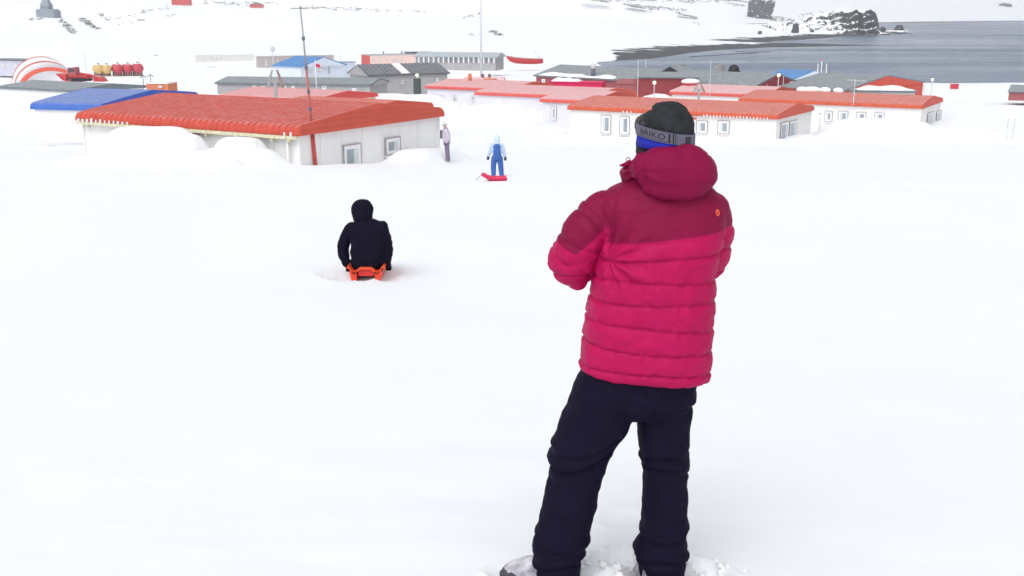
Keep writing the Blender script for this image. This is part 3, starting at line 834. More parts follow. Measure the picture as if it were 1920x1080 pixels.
snow_pad(-5.6, 0.0, 0.1, 2.9, 0.14, 0.35, hS['root'], 3)
snow_pad(-32.5, -19.5, -0.2, 1.6, 0.17, 0.4, hM['root'], 5)


# crimson container
cK = at_y(1129, 156, 132)
hK = house('crimson_container', 'crimson container cabin with two small windows in front of the station hall', cK, math.radians(16), 6.4, 2.6, 2.6, MAGENTA, MAGENTA, MAGENTA, style='flat', fas=0.1, over=0.03, rib=0, cat='container',
           px_windows=[('F', 1075, 164, 1086, 172, 'dark'), ('F', 1088, 163.5, 1100, 172, 'dark')])
snow_pad(-6.2, -2.8, 0.1, 2.5, 0.12, 0.3, hK['root'], 9)
# orange box container
cX = at_y(315, 157, 104)
hX = house('orange_container', 'orange container at the right end of the dark roofed hut', cX, math.radians(5), 2.15, 2.4, 2.4, RUST, WHITE, RUST, style='flat', fas=0.08, over=0.02, rib=0, cat='container')
MB().box((-0.9, -0.05, -0.35), (-0.55, 0.0, -0.2)).build('label_plate', FRAME, hX['root'])
MB().box((-0.56, -0.03, -2.4), (-0.53, 0.0, -0.05)).build('door_seam', BROWN, hX['root'])

# ------------------------------------------------------------------ masts, poles, lamps, tanks, machines
def pole(name, label, cat, u, v_top, y, u_base=None, r=0.05, m=None, r_top=None, base_v=None, lean=0.0):
    p = at_y(u, v_top, y)
    zb = ground(p.x + lean, y)
    o = thing(name, label, cat, (p.x + lean, y, zb))
    h = p.z - zb
    MB().tube([(0, 0, -0.4), (-lean, 0, h)], [r, r_top or r * 0.7], 8).build('shaft', m or POLE, o, True)
    return o, h

# guyed mast in front of the near gable
mb_ = at_z(592, 322, 14.3); mt = at_y(563, 11, mb_.y)
zb = ground(mb_.x, mb_.y)
mast = thing('radio_mast', 'tall thin red and grey radio mast in front of the nearest gable', 'mast', (mb_.x, mb_.y, zb))
top = Vector((mt.x - mb_.x, 0, mt.z - zb))
def along(t): return top * t
MB().tube([along(-0.05), along(0.22)], [0.075, 0.07], 10).build('lower_tube', mat('red_mast_paint', (0.50, 0.06, 0.06), 0.5, 0.2, 6), mast, True)
MB().tube([along(0.22), along(0.62)], [0.045, 0.04], 8).build('middle_tube', POLE_R, mast, True)
MB().tube([along(0.62), along(1.0)], [0.035, 0.024], 8).build('upper_tube', MGREY, mast, True)
for t in (0.22, 0.25, 0.36, 0.47, 0.62, 0.8):
    MB().tube([along(t) - Vector((0, 0, 0.07)), along(t) + Vector((0, 0, 0.07))], 0.085 if t < 0.3 else 0.06, 10).build('clamp', DGREY, mast)
MB().tube([along(0.985) + Vector((-0.35, 0, 0)), along(0.985) + Vector((0.3, 0, 0))], 0.015, 6).tube([along(0.985) + Vector((0, -0.3, 0)), along(0.985) + Vector((0, 0.3, 0))], 0.015, 6).build('cross_arm', DGREY, mast)

# posts with two slanting panels on the roofs
def panel_post(label, u, v_top, v_base, y, s=1.0):
    b = at_y(u, v_base, y); t = at_y(u, v_top, y)
    o = thing('siren_post', label, 'post', b, 0, 'posts with two slanting panels')
    h = t.z - b.z
    MB().box((-0.10 * s, -0.08, -0.3), (0.10 * s, 0.08, h * 0.68)).build('post', MGREY, o)
    MB().box((-0.32 * s, -0.06, h * 0.62), (0.32 * s, 0.06, h * 0.72)).build('cross_bar', MGREY, o)
    for sg, m in ((-1, MGREY), (1, BROWN)):
        MB().prism([(sg * 0.12 * s, h), (sg * 0.22 * s, h), (sg * 0.62 * s, h * 0.46), (sg * 0.42 * s, h * 0.46)], 1, -0.09, 0.09).build('panel', m, o)
    return o
panel_post('grey post with two slanting panels at the left, above the nearest orange ridge', 518, 131, 193, 78, 1.0)
panel_post('grey post with two slanting panels on the pink roof behind the beanie', 1310, 158, 186, 108, 1.0)

# aerials
def aerial(label, u, v_top, v_base, y):
    b = at_y(u, v_base, y); t = at_y(u, v_top, y); h = t.z - b.z
    o = thing('television_aerial', label, 'aerial', b)
    MB().tube([(0, 0, -0.6), (0, 0, h)], 0.035, 8).build('shaft', POLE, o)
    MB().tube([(-0.75, 0, h * 0.97), (0.95, 0, h * 0.92)], 0.03, 6).build('boom', POLE, o)
    for x in (-0.5, -0.2, 0.2, 0.45):
        MB().tube([(x, -0.25, h * 0.95), (x, 0.25, h * 0.95)], 0.018, 6).tube([(x, 0, h * 0.7), (x, 0, h * 0.95)], 0.03, 6).build('element', MGREY, o)
    return o
aerial('white television aerial on the orange roof at the right', 1601, 149, 184, 100)
for (u, vt) in ((269, 141), (283, 139)):
    b = at_y(u, 158, 106); t = at_y(u, vt, 106); h = t.z - b.z
    o = thing('arrow_aerial', 'left one of two small arrow shaped aerials on the orange container' if u == 269 else 'right one of two small arrow shaped aerials on the orange container', 'aerial', b, 0, 'aerials on the orange container')
    MB().tube([(0, 0, -0.4), (0, 0, h)], 0.03, 6).build('shaft', DGREY, o)
    MB().tube([(-0.28, 0, h - 0.28), (0, 0, h), (0.28, 0, h - 0.28)], 0.03, 6).build('arrow_arms', DGREY, o)

# flagpoles by the shore
for i, (u, vt, lb) in enumerate(((1534, 121, 'left and shorter one of the three white flagpoles by the bay'), (1541, 113, 'middle and tallest of the three white flagpoles by the bay'), (1550, 121, 'right and shorter one of the three white flagpoles by the bay'))):
    o, h = pole('flagpole', lb, 'flagpole', u, vt, 138, r=0.07, m=FRAME, r_top=0.06)
    o['group'] = 'flagpoles by the bay'
    MB().ellipsoid((0, 0, h), (0.10, 0.10, 0.12), n=10, m=6).build('finial', FRAME if i != 1 else POLE_R, o, True)
# flag on a white pole
o, h = pole('flagpole', 'white flagpole with small red flag before the blue roofed hut', 'flagpole', 591, 112, 122, r=0.05, m=FRAME)
fl = at_y(592, 119, 122)
vs = []; fs = []
for j in range(5):
    for i in range(9):
        vs.append((0.04 + i * 0.055, 0.05 * math.sin(i * 0.9), fl.z - o.location.z - j * 0.085 - 0.015 * i))
for j in range(4):
    for i in range(8):
        fs.append((j * 9 + i, j * 9 + i + 1, (j + 1) * 9 + i + 1, (j + 1) * 9 + i))
MB().add(vs, fs).build('flag', mat('red_flag_cloth', (0.68, 0.03, 0.10), 0.8, 0.05), o, True)

for (lb, u, vt, y, r_) in (('slender pale lattice mast rising past the red boat', 901, -40, 185, 0.16), ('thin pale pole behind the red machine', 158, 93, 178, 0.06),
                           ('thin pale pole rising behind the grey hut', 638, 92, 200, 0.06), ('thin pole standing up against the bay left of the dormer', 1211, 110, 150, 0.05), ('thin pale pole left of the beanie', 1197, 112, 97, 0.035), ('thin grey pole right of the beanie', 1333, 112, 104, 0.03)):
    o, h = pole('thin_mast', lb, 'mast', u, vt, y, r=r_, m=POLE)
    if r_ > 0.1:
        for k in range(14):
            z = 0.5 + k * h / 14
            MB().tube([(-0.25, 0, z), (0.25, 0, z + 0.5)], 0.03, 5).build('brace', POLE, o)

# radar dome on a mast
o, h = pole('radar_dome', 'round white radar dome on a mast above the taupe barrack', 'radar dome', 511, 92, 240, r=0.09)
MB().ellipsoid((0, 0, h), (0.52, 0.52, 0.58), n=16, m=10).build('dome', mat('pale_dome', (0.55, 0.55, 0.58), 0.5, 0.1), o, True)

# lit lamps
for (lb, u, v, y, s) in (('lit street lamp before the maroon porch wing', 1227, 155, 119, 0.17), ('lit street lamp before the maroon gable of the station hall', 1460, 141, 119, 0.17), ('lit lamp at the right corner of the vermilion gable', 1748, 149, 121, 0.13), ('lit lamp on a dark box in the snow before the corrugated hut', 782, 141, 126, 0.16), ('small lit wall lamp at the far corner of the long orange roofed house', 1538, 217, 88, 0.10)):
    p = at_y(u, v, y); zb = ground(p.x, y)
    o = thing('street_lamp', lb, 'lamp', (p.x, y, zb), 0, 'lit lamps of the station')
    hh = p.z - zb
    if 'box' in lb:
        MB().box((-0.4, -0.25, -0.2), (0.4, 0.25, hh - 0.35)).build('cabinet', mat('dark_green_cabinet', (0.07, 0.09, 0.08), 0.6, 0.2), o)
    MB().tube([(0, 0, -0.2), (0, 0, hh - 0.1)], 0.05, 8).build('shaft', POLE, o)
    MB().tube([(0, 0.12, hh + s * 0.9), (0, -0.05, hh + s * 1.0)], [s * 1.0, s * 0.4], 10).build('hood', DGREY, o)
    MB().ellipsoid((0, -0.02, hh), (s, s, s), n=12, m=8).build('lamp_glass', LIT, o, True)

# red drum with snow cap, snow covered drums
p = at_y(1294, 168, 120); zb = ground(p.x, p.y); zt = at_y(1294, 153, 120).z
o = thing('red_drum', 'red round tank capped with snow beside the porch wing', 'tank', (p.x, p.y, zb))
MB().tube([(0, 0, -0.3), (0, 0, zt - zb)], 0.85, 24).build('shell', mat('red_drum_paint', (0.45, 0.035, 0.035), 0.5, 0.1), o, True)
MB().ellipsoid((0, 0, zt - zb), (0.98, 0.98, 0.32), n=20, m=10).build('snow_cap', SNOWP, o, True)
for i, (u, v, w, lb) in enumerate(((1503, 176, 0.55, 'first'), (1522, 176, 0.85, 'second and largest'), (1546, 177, 0.6, 'third'), (1571, 178, 0.5, 'fourth'))):
    p = at_y(u, v, 113.5); zb = ground(p.x, p.y); zt = at_y(u, v - 7, 113.5).z
    o = thing('snowy_drum', lb + ' of four snow capped drums behind the orange ridge, counted from the left', 'drum', (p.x, p.y, zb), 0, 'snow capped drums')
    MB().tube([(0, 0, -0.2), (0, 0, zt - zb)], w * 0.9, 16).build('shell', MAROON, o, True)
    MB().ellipsoid((0, 0, zt - zb), (w * 1.05, w * 1.05, 0.36), n=16, m=8).build('snow_cap', SNOWP, o, True)

# fuel tanks in a row
for i, (u, v, d, m, lb) in enumerate(((186, 130, 1.55, YEL, 'yellow fuel tank at the left end of the tank row'), (201, 130, 1.55, YEL, 'yellow fuel tank second from the left in the tank row'),
                                       (222, 129, 1.65, REDT, 'red fuel tank touching the yellow tanks'), (241, 128.5, 1.55, REDT, 'red fuel tank in the middle of the three red ones'), (260, 128, 1.65, REDT, 'red fuel tank at the right end of the tank row'))):
    p = at_y(u, v, 195)
    o = thing('fuel_tank', lb, 'tank', (p.x, p.y, p.z - d / 2), math.radians(28), 'row of fuel tanks')
    R_ = d / 2
    MB().tube([(0, -0.25, R_), (0, 0, R_), (0, 2.6, R_), (0, 2.85, R_)], [R_ * 0.8, R_, R_, R_ * 0.8], 24).build('shell', m, o, True)
    MB().box((-R_ * 0.8, 0.3, -1.2), (R_ * 0.8, 0.6, 0.2)).build('saddle', BROWN, o)
    MB().box((-R_ * 0.8, 2.0, -1.2), (R_ * 0.8, 2.3, 0.2)).build('saddle', BROWN, o)
    MB().tube([(0, 0.6, d - 0.05), (0, 0.6, d + 0.22)], 0.2, 10).build('hatch', DGREY, o)
    MB().ellipsoid((0, 1.2, d - 0.06), (R_ * 0.6, 1.4, 0.14), n=14, m=6).build('snow_cap', SNOWP, o, True)

# striped arched tent hangar
c = at_y(90, 158, 165)
zb = c.z - 0.6
o = thing('arched_hangar', 'white arched tent hangar with red stripes at the left edge', 'hangar', (c.x + 0.5, c.y, zb), math.radians(26))
TENT = mat('white_tent_fabric', (0.84, 0.83, 0.85), 0.6, 0.03, 2.0)
STR1 = mat('red_tent_stripe', (0.72, 0.13, 0.09), 0.6, 0.06, 2.0)
Rt = 4.3
def arch_ring(y, k=1.0, z0=0.0):
    """one rib line of the tent: it rises and leans a little towards the back"""
    H_ = 2.9 + 0.20 * y; sx = -0.10 * y
    return [(sx + Rt * k * math.cos(math.pi * q_ / 40), y, H_ * k * math.sin(math.pi * q_ / 40)) for q_ in range(41)]
def strip_between(a, b):
    return a + b, [(k, k + 1, 42 + k, 41 + k) for k in range(40)]
m = MB().add(*strip_between(arch_ring(0), arch_ring(7)))
m.f.append(tuple(range(41))); m.mi.append(0); m.f.append(tuple(range(81, 40, -1))); m.mi.append(0)
m.build('tent_shell', TENT, o, True)
for (y0, y1, wk) in ((-0.05, 0.5, 0.86), (3.6, 4.3, 0.0), (6.7, 7.05, 0.0)):
    m = MB().add(*strip_between(arch_ring(y0, 1.012), arch_ring(y1, 1.012)))
    if wk:
        m.add(*strip_between(arch_ring(y0, 1.012), arch_ring(y0, wk)))
    m.build('stripe', STR1, o, True)

# red snow machine with folded boom
p = at_y(155, 152, 150); zb = ground(p.x, p.y)
o = thing('snow_machine', 'red tracked snow machine with folded boom before the striped hangar', 'machine', (p.x - 0.3, p.y, p.z - 0.02), math.radians(-8))
MB().box((-1.4, -0.7, 0.3), (1.2, 0.7, 0.75)).build('chassis', REDP, o)
MB().prism([(-1.3, 0.75), (-1.4, 1.75), (-0.3, 1.85), (-0.2, 0.75)], 1, -0.55, 0.55).build('cab', mat('dusty_red_cab', (0.40, 0.10, 0.11), 0.5, 0.2), o)
MB().box((-1.25, -0.57, 1.2), (-0.45, -0.552, 1.65)).build('cab_window', GLASS_D, o)
MB().tube([(0.0, 0, 0.95), (1.6, 0, 0.75), (2.6, 0, 0.35)], [0.22, 0.2, 0.14], 8).build('boom', REDP, o)
MB().prism([(2.2, 0.0), (2.2, 0.75), (3.1, 0.55), (3.6, 0.0)], 1, -0.7, 0.7).build('bucket', REDP, o)
MB().prism([(-3.0, 1.0), (-1.5, 0.95), (-1.4, 0.1), (-2.0, 0.1)], 1, -0.8, 0.8).build('plough_blade', REDP, o)
for s in (-1, 1):
    MB().prism([(-1.5, 0.25), (-1.3, 0.0), (1.1, 0.0), (1.3, 0.25), (1.1, 0.48), (-1.3, 0.48)], 1, s * 0.75 - 0.22, s * 0.75 + 0.22).build('track', BLACK, o)
p = at_y(119, 157, 140); 
sk = tag(MB().prism([(-0.9, -0.3), (0.9, 0.45), (1.0, 0.55), (-0.6, 0.1), (-0.9, -0.15)], 1, -0.35, 0.35).build('tow_ramp', REDP), 'small red slanting ramp at the edge of the dark roof, far left', 'ramp')
sk.location = p

# red boat drawn up on the shore
p = at_y(986, 117, 228); zb = p.z - 0.3
o = thing('red_boat', 'red boat with dark deck drawn up on the far shore', 'boat', (p.x, p.y, zb), math.radians(-6))
rings = []
for x, w, z0, z1 in ((-3.9, 0.05, 1.25, 1.55), (-3.2, 0.6, 0.5, 1.4), (-2, 1.05, 0.1, 1.2), (0, 1.2, 0.0, 1.05), (2, 1.15, 0.0, 1.0), (3.4, 1.0, 0.15, 1.0)):
    rings.append([(x, -w, z1), (x, -w * 0.95, (z0 + z1) / 2), (x, -w * 0.5, z0), (x, w * 0.5, z0), (x, w * 0.95, (z0 + z1) / 2), (x, w, z1)])
MB().loft(rings).build('hull', REDP, o)
dk = [[(r_[0][0], r_[0][1] * 0.96, r_[0][2] + 0.10) for r_ in rings], [(r_[5][0], r_[5][1] * 0.96, r_[5][2] + 0.10) for r_ in rings]]
m = MB(); n = len(rings); m.add(dk[0] + dk[1] + [(a, b, c_ - 0.11) for a, b, c_ in dk[0]], [(k, k + 1, n + k + 1, n + k) for k in range(n - 1)] + [(2 * n + k, 2 * n + k + 1, k + 1, k) for k in range(n - 1)])
m.build('deck', MGREY, o)
MB().box((1.2, -0.5, 1.0), (2.6, 0.5, 1.9)).build('wheelhouse', FRAME, o)
MB().tube([(1.9, 0, 1.8), (1.9, 0, 3.0)], 0.05, 6).build('boat_mast', POLE, o)

# ridge of a snow-buried red shed
p = at_y(908, 146, 150)
o = thing('buried_shed', 'thin red ridge of a snow buried shed with two vents left of the red boat', 'shed', (p.x, p.y, p.z - 0.35), math.radians(-3))
MB().prism([(-1.6, 0), (0, 0.5), (1.6, 0)], 0, -2.7, 2.7).build('roof', PINKED, o)
for x in (-0.2, 0.7):
    MB().tube([(x, -0.2, 0.2), (x, -0.2, 0.85)], 0.2, 10).build('vent', mat('dark_vent', (0.22, 0.10, 0.10), 0.6), o)

# red box sign in the open snow and half-buried grey roof at the right edge
p = ground_hit(1789, 167, 100); zb = p.z
o = thing('red_crate', 'small red crate alone on open snow near the shore', 'crate', (p.x, p.y, zb), math.radians(5))
zt = at_y(1789, 158, p.y).z - zb; z0 = 0.06
MB().box((-0.5, -0.3, z0), (0.5, 0.3, zt)).build('box', mat('red_crate_paint', (0.55, 0.04, 0.07), 0.5, 0.1), o)
for x in (-0.4, 0.4):
    MB().box((x - 0.05, -0.2, -0.3), (x + 0.05, 0.2, z0)).build('leg', MGREY, o)
MB().box((-0.53, -0.33, zt), (0.53, 0.33, zt + 0.05)).build('lid', REDT, o)
p = at_y(1898, 171, 130)
o = thing('half_buried_hut', 'grey roof of a half buried hut at the right picture edge', 'hut', (p.x, p.y, p.z), math.radians(-30))
MB().prism([(-2.4, 0.0), (-2.4, 0.1), (0, 0.75), (2.4, 0.1), (2.4, 0.0)], 0, -0.2, 7).build('roof', SLATE, o)
MB().prism([(-2.2, -0.9), (-2.2, 0.0), (0, 0.62), (2.2, 0.0), (2.2, -0.9)], 0, -0.1, 6.8).build('wall', MAROON_L, o)

# white frame of two poles on the slope at the right
p0 = ground_hit(1886, 262); 
o = thing('pole_frame', 'thin pale frame of two poles in open snow at the right edge', 'frame', p0)
q = at_y(1899, 259, p0.y); t0 = at_y(1891, 222, p0.y); t1 = at_y(1904, 222, p0.y)
MB().tube([(0, 0, -0.3), t0 - p0], 0.035, 8).build('post', POLE, o)
MB().tube([q - p0 - Vector((0.05, 0, 0.3)), t1 - p0], 0.035, 8).build('post', POLE, o)
MB().tube([at_y(1887.5, 258, p0.y) - p0, q - p0], 0.03, 8).build('cross_bar', POLE, o)

# ------------------------------------------------------------------ hilltop church and huts far off
p = ground_hit(90, 33, 350); zb = p.z; CY = p.y
o = thing('hill_church', 'grey wooden church with pointed tower on the far hill', 'church', (p.x, p.y, min(zb, p.z)), math.radians(-8))
CH = mat('grey_weathered_timber', (0.26, 0.30, 0.34), 0.75, 0.12, 1.0)
dz_ = p.z - min(zb, p.z); s = CY / F_PX
MB().box((-14 * s, -4, -3), (19 * s, 4, dz_ + 11 * s)).build('nave', CH, o)
MB().prism([(-14 * s, dz_ + 11 * s), (19 * s, dz_ + 11 * s), (14 * s, dz_ + 15 * s), (-10 * s, dz_ + 15 * s)], 1, -4.2, 4.2).build('nave_roof', CH, o)
MB().box((-9 * s, -2.4, dz_), (7 * s, 2.4, dz_ + 20 * s)).build('tower', CH, o)
MB().add([(-10 * s, -2.6, dz_ + 20 * s), (8 * s, -2.6, dz_ + 20 * s), (8 * s, 2.6, dz_ + 20 * s), (-10 * s, 2.6, dz_ + 20 * s), (-1 * s, 0, dz_ + 44 * s)], [(0, 1, 4), (1, 2, 4), (2, 3, 4), (3, 0, 4), (3, 2, 1, 0)]).build('spire', CH, o)
MB().box((-18 * s, -2.5, -3), (-13 * s, 2.5, dz_ + 14 * s)).build('porch', CH, o)
for (u, v, w, h_, lb) in ((341, 9, 17, 16, 'red stilted hut at the top edge of the hill'), (482, 14, 12, 6, 'small low red hut high on the hill')):
    p = ground_hit(u, v + 1, 350); zb = p.z; s = p.y / F_PX
    o = thing('hill_hut', lb, 'hut', (p.x, p.y, p.z))
    MB().box((-w * s, -3, 0.3), (w * s, 3, h_ * s)).build('wall', mat('far_red_boards', (0.50, 0.05, 0.05), 0.6, 0.1, 1), o)
    MB().prism([(-w * s - 0.3, h_ * s), (0, (h_ + 4) * s), (w * s + 0.3, h_ * s)], 1, -3.2, 3.2).build('roof', SLATE_D, o)
    for k in range(5):
        x = -w * s * 0.95 + k * w * s * 0.475
        MB().box((x - 0.15, -2.9, zb - p.z - 2), (x + 0.15, -2.6, 0.3)).build('stilt', BROWN, o)

# ------------------------------------------------------------------ rocks
ROCK = rock_material('dark_basalt_with_snow', (0.06, 0.065, 0.075), 0.98, 1.12)
ROCK_P = rock_material('bare_dark_basalt', (0.055, 0.06, 0.07), 1.22, 1.36)
def rock_mesh(seed, sub=4, rough=0.38, boxy=0.0):
    bm = bmesh.new(); bmesh.ops.create_icosphere(bm, subdivisions=sub, radius=1.0)
    off = Vector((seed * 7.3, seed * 3.1, seed * 1.7))
    for v in bm.verts:
        d = v.co.normalized()
        n = mnoise.fractal(d * 1.3 + off, 0.8, 2.2, 6)
        n2 = abs(mnoise.noise(d * 4.1 + off))
        n4 = abs(mnoise.noise(d * 9.3 + off))
        f = 1 + rough * n - rough * 0.7 * n2 - rough * 0.5 * n4
        if boxy:
            f *= 1 + boxy * ((abs(d.x) ** 5 + abs(d.y) ** 5 + abs(d.z) ** 5) ** -0.2 - 1)
        v.co = Vector((d.x * f, d.y * f, d.z * f * (1.0 if d.z > 0 else 0.6)))
        if v.co.z > 0.75: v.co.z = 0.75 + (v.co.z - 0.75) * 0.3
    me = bpy.data.meshes.new('rock'); bm.to_mesh(me); bm.free()
    return me
def rock(name, label, u, v_base, w_px, h_px, seed, dist=None, m=ROCK, sub=4, rough=0.38, depth=0.7, boxy=0.0):
    p = at_y(u, v_base, dist) if dist else ground_hit(u, v_base, 300)
    R_ = p.y / F_PX
    me = rock_mesh(seed, sub, rough, boxy); me.materials.append(m)
    o = bpy.data.objects.new(name, me); COL.objects.link(o)
    o.location = p
    o.scale = (w_px * R_ * 0.5, w_px * R_ * 0.5 * depth, h_px * R_ / 0.85)
    return tag(o, label, 'rock')
def headland():
    x0, x1, y0, y1 = 236.0, 366.0, 1050.0, 1215.0
    nx, ny = 150, 130
    X, Y = np.meshgrid(np.linspace(x0, x1, nx), np.linspace(y0, y1, ny))
    U = 960 + F_PX * X / 1130.0
    crest = np.interp(U, [1400, 1436, 1462, 1480, 1505, 1535, 1560, 1578, 1584, 1592, 1606, 1613, 1622, 1640], [2, 7, 10, 9, 15, 19.5, 21, 21.5, 18.5, 21.5, 21.8, 20, 4, -4])
    crest = crest + 3.2 * fbm(X / 9, Y / 30, 91, 3)
    toe = np.interp(U, [1400, 1480, 1540, 1580, 1586, 1615, 1640], [1062, 1078, 1084, 1100, 1094, 1104, 1112]) + 9 * fbm(X / 12, Y / 60, 95, 3)
    wid = np.interp(U, [1400, 1480, 1530, 1556, 1565, 1615], [58, 52, 40, 24, 13, 9])
    t = np.clip((Y - toe) / wid, 0, 1)
    prof = t * 0.75 + 0.25 * t ** 3
    ledge = prof + 0.055 * np.sin(prof * 21 + 4 * fbm(X / 14, Y / 14, 97, 2))
    Z = 1.0 + crest * np.where(t < 1, ledge, 1.0)
    Z = Z + np.interp(U, [1440, 1540], [4.2, 2.8]) * (np.abs(fbm(X / 6.5, Y / 6.5, 99, 4)) - 0.2) * np.clip(t * 3, 0, 1) * (1 - 0.55 * sstep(1, 1.6, (Y - toe) / wid))
    Z = Z - 26 * sstep(1165, 1215, Y)
    edge = np.minimum((X - x0) / 16, 1)
    Z = Z * np.clip(edge, 0, 1) - 5 * (1 - np.clip(edge, 0, 1))
    Z = np.where(Y < toe - 1, -3.0, Z)
    vs = np.stack([X, Y, Z], -1).reshape(-1, 3)
    fs = [(j * nx + i, j * nx + i + 1, (j + 1) * nx + i + 1, (j + 1) * nx + i) for j in range(ny - 1) for i in range(nx - 1)]
    m = MB(); m.v = [tuple(p) for p in vs]; m.f = fs; m.mi = [0] * len(fs)
    tag(m.build('headland', rock_material('headland_basalt_and_snow', (0.045, 0.05, 0.057), 1.25, 1.36)), kind='structure')
headland()
rock('rock_crag', 'big dark crag at the top edge above the bay', 1426, 34, 46, 34, 4, None, ROCK_P, 5, 0.5, 0.7, 0.6)
rock('rock_crag', 'upright small dark crag on the headland slope', 1491, 62, 13, 18, 5, None, ROCK_P)
rock('rock_crag', 'small dark rock on the headland slope, lowest one', 1523, 61, 9, 6, 16, None, ROCK_P)
rock('rock_crag', 'small lone rock on the snow slope above the bay', 1425, 64, 8, 6, 6, None, ROCK_P)
rock('rock_crag', 'far dark rock on the glacier across the water', 1881, 26, 26, 20, 7, 3400, ROCK_P)
rock('sea_rock', 'small dark pointed sea rock nearest the headland tip', 1655, 61, 10, 11, 8, 1180, ROCK_P)
rock('sea_rock', 'larger dark sea rock with snow at the end of the reef', 1686, 59, 19, 13, 9, 1200, ROCK_P)
rock('sea_reef', 'low snow covered reef joining the sea rocks', 1682, 62, 60, 5, 10, 1190, ROCK)
rock('sea_reef', 'low dark reef between headland and sea rocks', 1640, 65, 62, 4, 11, 1150, ROCK_P)
# loose rock streaks showing through the snow: nobody could count them
vs_all = MB()
streaks = [((210, 38), (330, 10), 14), ((215, 48), (350, 25), 12), ((405, 8), (520, 4), 30), ((560, 14), (690, 16), 26), ((620, 20), (860, 20), 26), ((870, 33), (960, 12), 16),
           ((1090, 8), (1140, 12), 18), ((1170, 8), (1290, 20), 60), ((1180, 12), (1240, 18), 30), ((1270, 24), (1308, 44), 22), ((1330, 2), (1440, 1), 70), ((1440, 30), (1530, 50), 34), ((1500, 30), (1560, 26), 30),
           ((60, 38), (80, 34), 8), ((188, 26), (200, 40), 6), ((1755, 36), (1840, 30), 5), ((290, 103), (294, 103), 2), ((396, 127), (400, 127), 2), ((380, 3), (470, 12), 12), ((700, 5), (720, 12), 6), ((880, 65), (895, 68), 3), ((1100, 0), (1330, 4), 50), ((1360, 6), (1400, 14), 14), ((114, 40), (140, 62), 26, 1.7), ((128, 50), (136, 60), 14, 1.8), ((152, 36), (180, 54), 28, 1.5), ((158, 40), (166, 46), 10, 1.8), ((918, 58), (940, 66), 22, 1.6), ((1440, 34), (1500, 56), 30, 1.3)]
rs = random.Random(3)
bm = bmesh.new(); bmesh.ops.create_icosphere(bm, subdivisions=1, radius=1.0)
ICO_V = [tuple(v.co) for v in bm.verts]; ICO_F = [tuple(v.index for v in f.verts) for f in bm.faces]; bm.free()
for st_ in streaks:
    a, b, n = st_[:3]; sc_ = st_[3] if len(st_) > 3 else 1.0
    n = n * 2
    T = np.array([rs.random() for k in range(n)])
    UU = a[0] + (b[0] - a[0]) * T + np.array([rs.gauss(0, 3) for k in range(n)]); VV = a[1] + (b[1] - a[1]) * T + np.array([rs.gauss(0, 1.4) for k in range(n)])
    ys_ = np.geomspace(230, 2600, 360)
    D = np.array([ray(u, v) for u, v in zip(UU, VV)])
    tt = ys_[None, :] / D[:, 1:2]
    zz_ = CAM_Z + D[:, 2:3] * tt; gg_ = ground_np(D[:, 0:1] * tt, np.repeat(ys_[None, :], n, 0))
    kk = np.argmax(zz_ < gg_, axis=1); kk = np.where(zz_[np.arange(n), kk] < gg_[np.arange(n), kk], kk, 359)
    for k in range(n):
        Yk = ys_[kk[k]]; pk = (D[k, 0] * tt[k, kk[k]], Yk, gg_[k, kk[k]])
        R_ = Yk / F_PX
        w = sc_ * R_ * rs.choice((1.2, 2.0, 3.0, 5.0 / sc_)); hh = sc_ * R_ * rs.uniform(0.4, 1.5)
        vv = []
        for x in ICO_V:
            j = 1 + rs.uniform(-0.35, 0.35)
            vv.append((pk[0] + x[0] * w * j, pk[1] + x[1] * w * j, pk[2] + x[2] * hh * j))
        vs_all.add(vv, ICO_F)
tag(vs_all.build('rock_debris', rock_material('hill_basalt', (0.09, 0.09, 0.105), 1.5, 1.65)), 'loose dark rocks showing through the snow on the hills', 'rocks', kind='stuff')
# low gravel bars in the shallow bay
for i, (pts, lb) in enumerate((([(1293, 107), (1340, 104), (1385, 101), (1420, 100)], 'long thin dark gravel bar in the shallow bay'), ([(1380, 97), (1410, 98), (1445, 97)], 'short dark gravel bar in the shallow bay'))):
    m = MB(); P = [at_z(u, v, 0.0) for u, v in pts]
    n = 24; ring = []
    for k in range(n + 1):
        t = k / n * (len(P) - 1); j = min(int(t), len(P) - 2); q_ = P[j].lerp(P[j + 1], t - j)
        w = (2.6 if i == 0 else 4.0) * math.sin(math.pi * max(0.03, min(0.97, k / n))) * (0.7 + 0.6 * rs.random())
        ring.append([(q_.x, q_.y - w, -0.3), (q_.x, q_.y - w * 0.4, 0.22), (q_.x, q_.y + w * 0.4, 0.25), (q_.x, q_.y + w, -0.3)])
    m.loft(ring)
    tag(m.build('gravel_bar', mat('wet_gravel', (0.06, 0.062, 0.07), 0.6, 0.2, 0.5)), lb, 'gravel bar')

